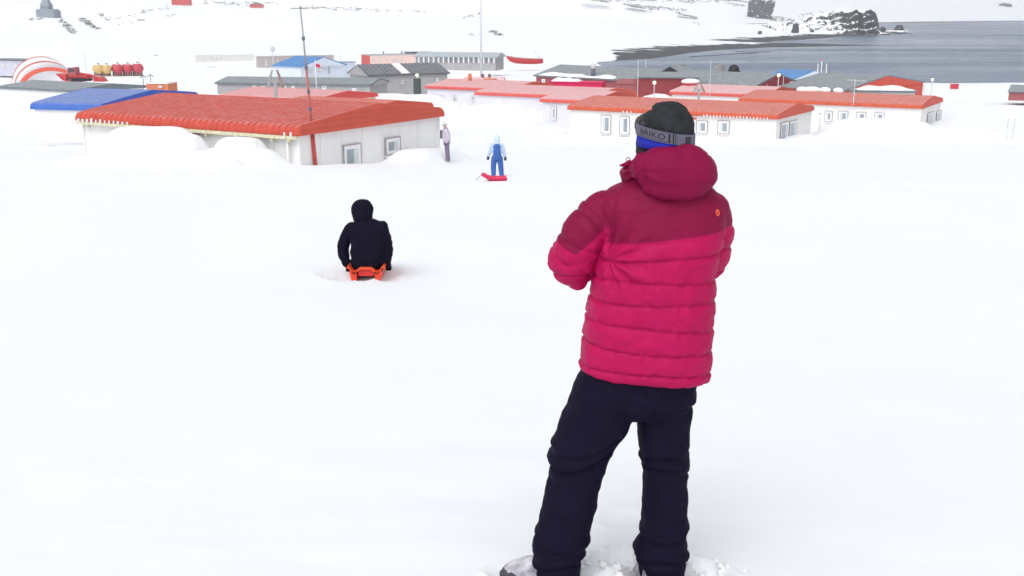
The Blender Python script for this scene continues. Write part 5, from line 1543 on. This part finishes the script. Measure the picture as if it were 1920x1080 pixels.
# --- boots: the left one turned out to the left, the right one seen from behind
BOOT = mat('grey_boot_leather', (0.42, 0.40, 0.46), 0.6, 0.5, 26, bump=0.4, bscale=70, frost_sheen=0.45, fscale=26)
SOLE = mat('dark_boot_sole', (0.06, 0.06, 0.075), 0.7, 0.15, 20)
def boot(heel, toe, label=None):
    heel = Vector(heel); toe = Vector(toe); d = (toe - heel); d.z = 0; L_ = d.length; d.normalize(); s_ = Vector((-d.y, d.x, 0))
    up = MB()
    up.capsule([heel + d * 0.05 + Vector((0, 0, 0.17)), heel + d * 0.05 + Vector((0, 0, 0.06))], [0.052, 0.05], 16)
    up.capsule([heel + d * 0.05 + Vector((0, 0, 0.06)), heel + d * (L_ * 0.55) + Vector((0, 0, 0.055)), heel + d * (L_ - 0.045) + Vector((0, 0, 0.042))], [0.050, 0.052, 0.040], 16)
    b = blob('boot', up, 0.006, BOOT, MAN, 4, lambda co, no: 0.004 * n3(co, 25, 25, 25, 5, 2))
    tc_ = MB(); tc_.capsule([heel + d * (L_ - 0.075) + Vector((0, 0, 0.032)), heel + d * (L_ - 0.040) + Vector((0, 0, 0.030))], [0.047, 0.042], 16)
    blob('toe_cap', tc_, 0.006, SOLE, MAN, 3).parent = b
    ring = []
    for k in range(30):
        t = 2 * math.pi * k / 30
        a = 0.5 + 0.5 * math.cos(t); w = 0.050 * (0.85 + 0.2 * math.sin(math.pi * a)) * math.copysign(abs(math.sin(t)) ** 0.8, math.sin(t))
        ring.append(heel + d * (-0.005 + (L_ + 0.012) * a) + s_ * w)
    m = MB().loft([[p + Vector((0, 0, -0.012)) for p in ring], [p + Vector((0, 0, 0.028)) for p in ring], [p * 1.0 + Vector((0, 0, 0.036)) for p in ring]])
    m.build('sole', SOLE, b)
    for k in range(4):
        c = heel + d * (L_ * 0.5 + 0.026 * k) + Vector((0, 0, 0.108 - 0.010 * k))
        MB().tube([c - s_ * 0.03 - Vector((0, 0, 0.012)), c + Vector((0, 0, 0.004)), c + s_ * 0.03 - Vector((0, 0, 0.012))], 0.003, 6).build('lace', SOLE, b)
    return b
bl = ml(1065, 1085, 0.0); btoe = ml(940, 1068, 0.02)
bl.z = 0.0; btoe.z = 0.0
boot((bl.x, 0.0, 0.035), (btoe.x, 0.03, 0.05))
br = ml(1240, 1085, 0.0)
boot((br.x - 0.02, -0.06, -0.045), (br.x - 0.05, 0.23, -0.045))

# ------------------------------------------------------------------ the sledder in black
SLED = ground_hit(690, 519, 8, 30)
P2 = thing('person', 'person in hooded black clothes sitting on the orange sled, seen from behind', 'person', SLED)
def sl_(x, y, dy=0.0):
    """picture point from the enlarged view -> place in the sledder's frame"""
    u = 600 + x / 5.4; v = 350 + y / 5.4
    p = at_y(u, v, SLED.y + dy)
    return Vector((p.x - SLED.x, dy, p.z - SLED.z))
BLACKC = fabric('black_jacket_cloth', (0.0085, 0.0075, 0.018), 0.8, 0.0, 0.2, 120, spec=0.05)
b = MB()
b.capsule([sl_(480, 800), sl_(460, 500), sl_(435, 330), sl_(430, 250)], [0.13, 0.13, 0.07, 0.09])
b.ellipsoid(sl_(428, 225, 0.06), (0.075, 0.09, 0.105)); b.ellipsoid(sl_(428, 235, 0.16), (0.018, 0.022, 0.03))
for s in (-1, 1):
    b.capsule([sl_(480 + 60 * s, 800), Vector((0.18 * s, 0.48, 0.34)), Vector((0.14 * s, 0.85, 0.12))], [0.09, 0.065, 0.045])
    b.capsule([Vector((0.14 * s, 0.85, 0.10)), Vector((0.15 * s, 1.02, 0.13))], [0.042, 0.036])
blob('body', b, 0.012, SKIN, P2, 2)
j = MB()
rings = []
for (y, xl, xr, d) in ((818, 318, 655, 0.17), (790, 312, 662, 0.185), (720, 318, 655, 0.19), (640, 322, 650, 0.185), (560, 310, 652, 0.175), (480, 300, 652, 0.165), (420, 300, 645, 0.15), (380, 320, 628, 0.13), (350, 350, 600, 0.11), (325, 380, 540, 0.09)):
    l = sl_(xl, y); r_ = sl_(xr, y); rings.append(ring_se(((l.x + r_.x) / 2, 0), (r_.x - l.x) / 2, d, l.z, 0, 2.4, 40))
j.loft(rings)
j.capsule([sl_(318, 420), sl_(232, 600, 0.02), sl_(262, 775, -0.02)], [0.085, 0.075, 0.055], 18)
j.capsule([sl_(625, 410), sl_(682, 580, 0.02), sl_(682, 760, 0.0)], [0.085, 0.07, 0.055], 18)
def bj(co, no):
    return 0.014 * n3(co, 5, 5, 9, 31, 3) + 0.006 * n3(co, 4, 4, 26, 33, 2)
jk2 = blob('jacket', j, 0.011, BLACKC, P2, 4, bj)
h_ = MB()
h_.ellipsoid(sl_(428, 238, 0.02), (0.148, 0.155, 0.148)); h_.capsule([sl_(432, 285, 0.0), sl_(440, 345, 0.0)], [0.138, 0.12], 18)
blob('hood', h_, 0.011, BLACKC, P2, 4, lambda co, no: 0.008 * n3(co, 8, 8, 8, 35, 3))
for s, (hx, hy) in ((-1, (285, 805)), (1, (690, 792))):
    g = MB(); c = sl_(hx, hy, 0.0)
    g.ellipsoid(c, (0.042, 0.045, 0.05))
    for k in range(4):
        g.capsule([c + Vector((-0.03 + 0.02 * k, 0.02, -0.02)), c + Vector((-0.03 + 0.02 * k, 0.05, -0.05)), c + Vector((-0.028 + 0.018 * k, 0.03, -0.075))], [0.013, 0.012, 0.011], 8)
    g.capsule([c + Vector((-0.03 * s, 0.0, 0.0)), c + Vector((-0.055 * s, 0.03, -0.03))], [0.014, 0.012], 8)
    blob('glove', g, 0.007, BLACKC, P2, 2)
t_ = MB()
for s in (-1, 1):
    t_.capsule([sl_(480 + 70 * s, 800), Vector((0.19 * s, 0.48, 0.35)), Vector((0.14 * s, 0.84, 0.13))], [0.115, 0.085, 0.075], 18)
t_.ellipsoid(sl_(485, 790), (0.21, 0.16, 0.10))
blob('trousers', t_, 0.012, BLACKC, P2, 3)
for s in (-1, 1):
    f_ = MB(); f_.capsule([Vector((0.14 * s, 0.84, 0.10)), Vector((0.15 * s, 0.92, 0.11)), Vector((0.155 * s, 1.03, 0.17))], [0.055, 0.055, 0.045], 14)
    blob('boot', f_, 0.01, BLACK, P2, 2)
# the orange sled
S1 = thing('plastic_sled', 'orange plastic sled under the person in black', 'sled', SLED)
OR = mat('orange_sled_plastic', (0.80, 0.085, 0.025), 0.4, 0.05, 6)
def sled_mesh(L_, prof, nose=0.25):
    st = [(0.0, 0.0, 1.0), (0.03, 0.0, 1.0), (L_ * 0.5, 0.0, 1.0), (L_ * 0.8, 0.02, 0.95), (L_ * 0.93, nose * 0.35, 0.8), (L_, nose, 0.55)]
    top = [[(x * k, y, z + lift) for x, z in prof] for (y, lift, k) in st]
    return top
prof = [(-0.245, 0.175), (-0.225, 0.20), (-0.19, 0.155), (-0.155, 0.10), (-0.09, 0.16), (-0.07, 0.175), (0.07, 0.175), (0.09, 0.16), (0.155, 0.10), (0.19, 0.155), (0.225, 0.20), (0.245, 0.175)]
tp = sled_mesh(1.15, prof)
rings = [r_ + [(x, y, z - 0.022) for x, y, z in reversed(r_)] for r_ in tp]
xo = sl_(485, 860).x
yo = -0.24
rings = [[(x + xo, y + yo, z) for x, y, z in r_] for r_ in rings]
MB().loft(rings).build('tray', OR, S1)
for s in (-1, 1):
    rr_ = []
    for (y, z, w) in ((0.0, -0.03, 0.028), (0.5, -0.03, 0.028), (0.9, -0.02, 0.028), (1.08, 0.06, 0.022)):
        rr_.append([(xo + 0.15 * s - w, y + yo, z), (xo + 0.15 * s + w, y + yo, z), (xo + 0.165 * s + w * 1.7, y + yo, z + 0.155), (xo + 0.165 * s - w * 1.7, y + yo, z + 0.155)])
    MB().loft(rr_).build('runner', mat('orange_sled_runner', (0.72, 0.06, 0.025), 0.4, 0.05, 6), S1)
MB().box((xo - 0.10, yo + 0.05, 0.055), (xo + 0.10, yo + 0.08, 0.15)).build('back_panel', mat('red_orange_back_panel', (0.66, 0.035, 0.03), 0.45, 0.05), S1)
for s in (-1, 1):
    MB().tube([(xo + 0.235 * s, 0.25, 0.2), (xo + 0.26 * s, 0.28, 0.27), (xo + 0.26 * s, 0.36, 0.29)], 0.014, 8).build('brake_lever', BLACK, S1)

# ------------------------------------------------------------------ generic small standing figures
def figure(label, foot, h, face, joints, mats, name='person'):
    """small standing figure; joints in fractions of height in a frame x right, y away"""
    o = thing(name, label, 'person', foot, 0)
    J = {k: Vector(v) * h for k, v in joints.items()}
    b = MB()
    b.capsule([J['hip'], J['chest'], J['neck'], J['head']], [0.075 * h, 0.08 * h, 0.035 * h, 0.045 * h], 14)
    hc_ = J['head']; fd = Vector(face).normalized()
    b.ellipsoid(hc_, (0.045 * h, 0.05 * h, 0.066 * h)); b.capsule([hc_ + fd * 0.045 * h, hc_ + fd * 0.06 * h - Vector((0, 0, 0.012 * h))], [0.007 * h, 0.009 * h], 8)
    for s in ('L', 'R'):
        b.capsule([J['sh' + s], J['el' + s], J['ha' + s]], [0.035 * h, 0.026 * h, 0.02 * h], 12)
        b.capsule([J['hi' + s], J['kn' + s], J['an' + s]], [0.05 * h, 0.036 * h, 0.025 * h], 12)
        b.capsule([J['an' + s], J['to' + s]], [0.024 * h, 0.02 * h], 10)
    blob('body', b, 0.011, SKIN, o, 1)
    return o, J

# adult in pale jacket at the corner of the nearest house
f1 = ground_hit(838, 303, 30, 70); h1 = 1.66 * f1.y / 46.0
sc = F_PX / f1.y
h1 = 74 / sc
PJ = dict(hip=(0.0, 0, 0.50), chest=(-0.01, 0, 0.72), neck=(-0.025, 0, 0.84), head=(-0.04, 0, 0.92), shL=(-0.01, -0.10, 0.79), shR=(-0.01, 0.10, 0.79), elL=(0.045, -0.13, 0.63), elR=(0.04, 0.13, 0.63), haL=(-0.02, -0.11, 0.47), haR=(-0.06, 0.10, 0.52),
          hiL=(0.0, -0.05, 0.49), hiR=(0.0, 0.05, 0.49), knL=(0.015, -0.05, 0.27), knR=(0.01, 0.05, 0.27), anL=(0.03, -0.05, 0.04), anR=(0.02, 0.05, 0.04), toL=(-0.055, -0.06, 0.02), toR=(-0.07, 0.06, 0.02))
o, J = figure('person in pale jacket and mauve trousers standing sideways beside the nearest house', f1, h1, (-1, 0.1, -0.1), PJ, None)
PALEJ = fabric('pale_lilac_jacket', (0.56, 0.52, 0.60), 0.65, 0.1, 0.1)
m = MB(); m.capsule([J['hip'] + Vector((0, 0, -0.02 * h1)), J['chest'], J['chest'] + Vector((-0.01, 0, 0.09 * h1))], [0.095 * h1, 0.10 * h1, 0.06 * h1], 18)
for s in ('L', 'R'): m.capsule([J['sh' + s], J['el' + s], J['ha' + s].lerp(J['el' + s], 0.2)], [0.055 * h1, 0.048 * h1, 0.036 * h1], 14)
blob('jacket', m, 0.012, PALEJ, o, 3, lambda co, no: 0.012 * n3(co, 6, 6, 12, 3, 2))
m = MB(); m.ellipsoid(J['neck'] + Vector((0.005 * h1, 0, -0.015 * h1)), (0.062 * h1, 0.085 * h1, 0.042 * h1)); blob('scarf', m, 0.010, mat('dusky_pink_scarf', (0.42, 0.22, 0.32), 0.8, 0.1, 20), o, 2)
MAUVE = fabric('mauve_trousers', (0.19, 0.16, 0.24), 0.7, 0.1, 0.1)
m = MB(); m.ellipsoid(J['hip'] + Vector((0, 0, -0.02 * h1)), (0.075 * h1, 0.095 * h1, 0.06 * h1))
for s in ('L', 'R'): m.capsule([J['hi' + s], J['kn' + s], J['an' + s] + Vector((0, 0, 0.02 * h1))], [0.068 * h1, 0.056 * h1, 0.054 * h1], 14)
blob('trousers', m, 0.012, MAUVE, o, 2, lambda co, no: 0.010 * n3(co, 6, 6, 14, 4, 2))
m = MB(); m.ellipsoid(J['head'] + Vector((0.004 * h1, 0, 0.022 * h1)), (0.058 * h1, 0.06 * h1, 0.056 * h1)); blob('knit_hat', m, 0.010, mat('pale_grey_hat', (0.60, 0.60, 0.58), 0.8, 0.25, 25), o, 1)
m = MB(); m.tube([J['head'] + Vector((0.06 * h1 * math.cos(t), 0.062 * h1 * math.sin(t), 0.012 * h1)) for t in [2 * math.pi * k / 20 for k in range(21)]], 0.006 * h1, 8, caps=False).build('hat_band', MGREY, o, True)
for s in ('L', 'R'):
    m = MB(); m.ellipsoid(J['ha' + s], (0.028 * h1, 0.024 * h1, 0.036 * h1)); m.capsule([J['ha' + s], J['ha' + s] + Vector((-0.025 * h1, 0, -0.03 * h1))], [0.016 * h1, 0.013 * h1], 8); blob('glove', m, 0.009, BLACK, o, 1)
    m = MB(); m.capsule([J['an' + s] + Vector((0.005, 0, 0)), J['to' + s]], [0.036 * h1, 0.028 * h1], 12); blob('boot', m, 0.010, MGREY, o, 1)
# dark camera-like thing on a strap in the hand, seen just left of this person
p = at_y(815, 247, f1.y) 
# child in blue
f2 = ground_hit(932, 331, 15, 60); sc = F_PX / f2.y; h2 = 78 / sc
CJ = dict(hip=(0.0, 0, 0.47), chest=(0.0, 0, 0.66), neck=(0.0, 0, 0.79), head=(0.0, 0, 0.90), shL=(-0.115, 0, 0.745), shR=(0.115, 0, 0.745), elL=(-0.165, 0.01, 0.61), elR=(0.16, 0.01, 0.61), haL=(-0.215, 0.0, 0.47), haR=(0.20, 0.0, 0.455),
          hiL=(-0.065, 0, 0.44), hiR=(0.065, 0, 0.44), knL=(-0.085, 0.0, 0.25), knR=(0.09, 0.0, 0.25), anL=(-0.085, 0.0, 0.04), anR=(0.11, -0.02, 0.04), toL=(-0.10, 0.09, 0.02), toR=(0.13, 0.07, 0.02))
o, J = figure('child in pale blue hooded jacket and blue dungarees behind the red sled', f2, h2, (0, 1, 0), CJ, None)
PB = fabric('pale_blue_jacket', (0.50, 0.60, 0.78), 0.65, 0.1, 0.1)
m = MB(); m.capsule([J['hip'] + Vector((0, 0, 0.05 * h2)), J['chest'], J['chest'] + Vector((0, 0, 0.06 * h2))], [0.11 * h2, 0.118 * h2, 0.09 * h2], 18)
for s in ('L', 'R'): m.capsule([J['sh' + s], J['el' + s], J['ha' + s].lerp(J['el' + s], 0.3)], [0.058 * h2, 0.048 * h2, 0.040 * h2], 14)
blob('jacket', m, 0.010, PB, o, 3)
m = MB(); m.ellipsoid(J['head'] + Vector((0, -0.005, 0.01 * h2)), (0.072 * h2, 0.075 * h2, 0.088 * h2)); m.capsule([J['head'] + Vector((0, 0, 0.07 * h2)), J['head'] + Vector((0, 0, 0.095 * h2))], [0.035 * h2, 0.02 * h2], 10); m.capsule([J['head'], J['neck']], [0.065 * h2, 0.07 * h2], 14)
blob('hood', m, 0.010, mat('icy_blue_hood', (0.58, 0.70, 0.82), 0.7, 0.06, 10), o, 2)
DB = fabric('blue_dungarees', (0.055, 0.13, 0.40), 0.65, 0.1, 0.1)
m = MB(); m.ellipsoid(J['hip'], (0.122 * h2, 0.10 * h2, 0.10 * h2))
for s in ('L', 'R'): m.capsule([J['hi' + s], J['kn' + s], J['an' + s] + Vector((0, 0, 0.02 * h2))], [0.078 * h2, 0.066 * h2, 0.060 * h2], 14)
m.capsule([J['hip'] + Vector((0, -0.03 * h2, 0.02 * h2)), J['chest'] + Vector((0, -0.045 * h2, 0.05 * h2))], [0.104 * h2, 0.092 * h2], 16)
blob('dungarees', m, 0.010, DB, o, 2, lambda co, no: 0.008 * n3(co, 8, 8, 14, 6, 2))
for s in ('L', 'R'):
    sg = -1 if s == 'L' else 1
    m = MB(); m.ellipsoid(J['ha' + s], (0.030 * h2, 0.026 * h2, 0.04 * h2)); m.capsule([J['ha' + s], J['ha' + s] + Vector((-sg * 0.03 * h2, 0.01, -0.02 * h2))], [0.014 * h2, 0.012 * h2], 8)
    for k in range(4): m.capsule([J['ha' + s] + Vector(((k - 1.5) * 0.014 * h2, 0, -0.02 * h2)), J['ha' + s] + Vector(((k - 1.5) * 0.016 * h2 + sg * 0.006, 0, -0.065 * h2))], [0.010 * h2, 0.009 * h2], 6)
    blob('mitten', m, 0.007, mat('dark_mitten', (0.05, 0.055, 0.07), 0.7, 0.3, 30), o, 1)
    m = MB(); m.capsule([J['an' + s], J['to' + s]], [0.042 * h2, 0.034 * h2], 12); blob('boot', m, 0.010, DGREY, o, 1)
# red sled in front of the child
sp_ = ground_hit(929, 339, 15, 60)
S2 = thing('plastic_sled', 'red plastic sled on the snow in front of the child in blue', 'sled', sp_, math.radians(97))
RS = mat('red_sled_plastic', (0.62, 0.02, 0.10), 0.4, 0.06, 8, frost_sheen=0.2, fscale=6)
w_ = 0.20
prof = [(-w_, 0.105), (-w_ * 0.93, 0.12), (-w_ * 0.75, 0.04), (-w_ * 0.4, 0.02), (w_ * 0.4, 0.02), (w_ * 0.75, 0.05), (w_ * 0.93, 0.12), (w_, 0.105)]
st = [(-0.32, 0.05, 0.9), (-0.30, 0.0, 1.0), (0.05, 0.0, 1.0), (0.2, 0.03, 0.9), (0.30, 0.10, 0.6), (0.40, 0.16, 0.15)]
rings = []
for (y, lift, k) in st:
    top_ = [(x * k, y, max(0.0, z * (1 if k > 0.5 else 0.6)) + lift) for x, z in prof]
    rings.append(top_ + [(x * 1.0, y, z - 0.03) for x, y, z in reversed(top_)])
MB().loft(rings).build('tray', RS, S2)
for s in (-1, 1):
    MB().box((s * 0.08 - 0.02, -0.28, -0.05), (s * 0.08 + 0.02, 0.15, 0.01)).build('runner', RS, S2)
MB().tube([(0, 0.38, 0.2), (0.02, 0.48, 0.1), (0.0, 0.56, 0.03)], 0.008, 6).build('tow_cord', DGREY, S2)

# loose crumbs of trodden snow round the boots: nobody could count them
cr_mb = MB(); rc = random.Random(11)
for (cx, cy, sp, n_) in ((m_left.x + 0.06, MAN_Y + 0.08, 0.16, 36), (m_right.x - 0.12, MAN_Y + 0.16, 0.15, 48), (m_right.x + 0.15, MAN_Y + 0.1, 0.10, 30)):
    for k in range(n_):
        x = cx + rc.gauss(0, sp); y = cy + rc.gauss(0, sp * 0.6); r_ = rc.choice((0.006, 0.009, 0.012, 0.018)) * (1.8 if cy > 8 else 1)
        z = ground(x, y) + r_ * 0.3
        vv = []
        for p in ICO_V:
            j = 1 + rc.uniform(-0.4, 0.3); vv.append((x + p[0] * r_ * 1.3 * j, y + p[1] * r_ * 1.3 * j, z + p[2] * r_ * 0.8 * j))
        cr_mb.add(vv, ICO_F)
tag(cr_mb.build('snow_crumbs', SNOWP, None, True), 'loose crumbs of trodden snow round the boots', 'snow', kind='stuff')

# ------------------------------------------------------------------ cold hazy air between here and the far coast
hz = bpy.data.materials.new('cold_haze'); hz.use_nodes = True
hz.node_tree.nodes.clear()
ho = hz.node_tree.nodes.new('ShaderNodeOutputMaterial'); hv = hz.node_tree.nodes.new('ShaderNodeVolumePrincipled')
hv.inputs['Color'].default_value = (0.95, 0.97, 1.0, 1); hv.inputs['Density'].default_value = 0.00013; hv.inputs['Anisotropy'].default_value = 0.0
hz.node_tree.links.new(hv.outputs[0], ho.inputs['Volume'])
tag(MB().box((-7400, -7400, -12), (9200, 7400, 900)).build('haze', hz), 'pale cold haze over bay and station', 'haze', kind='stuff')
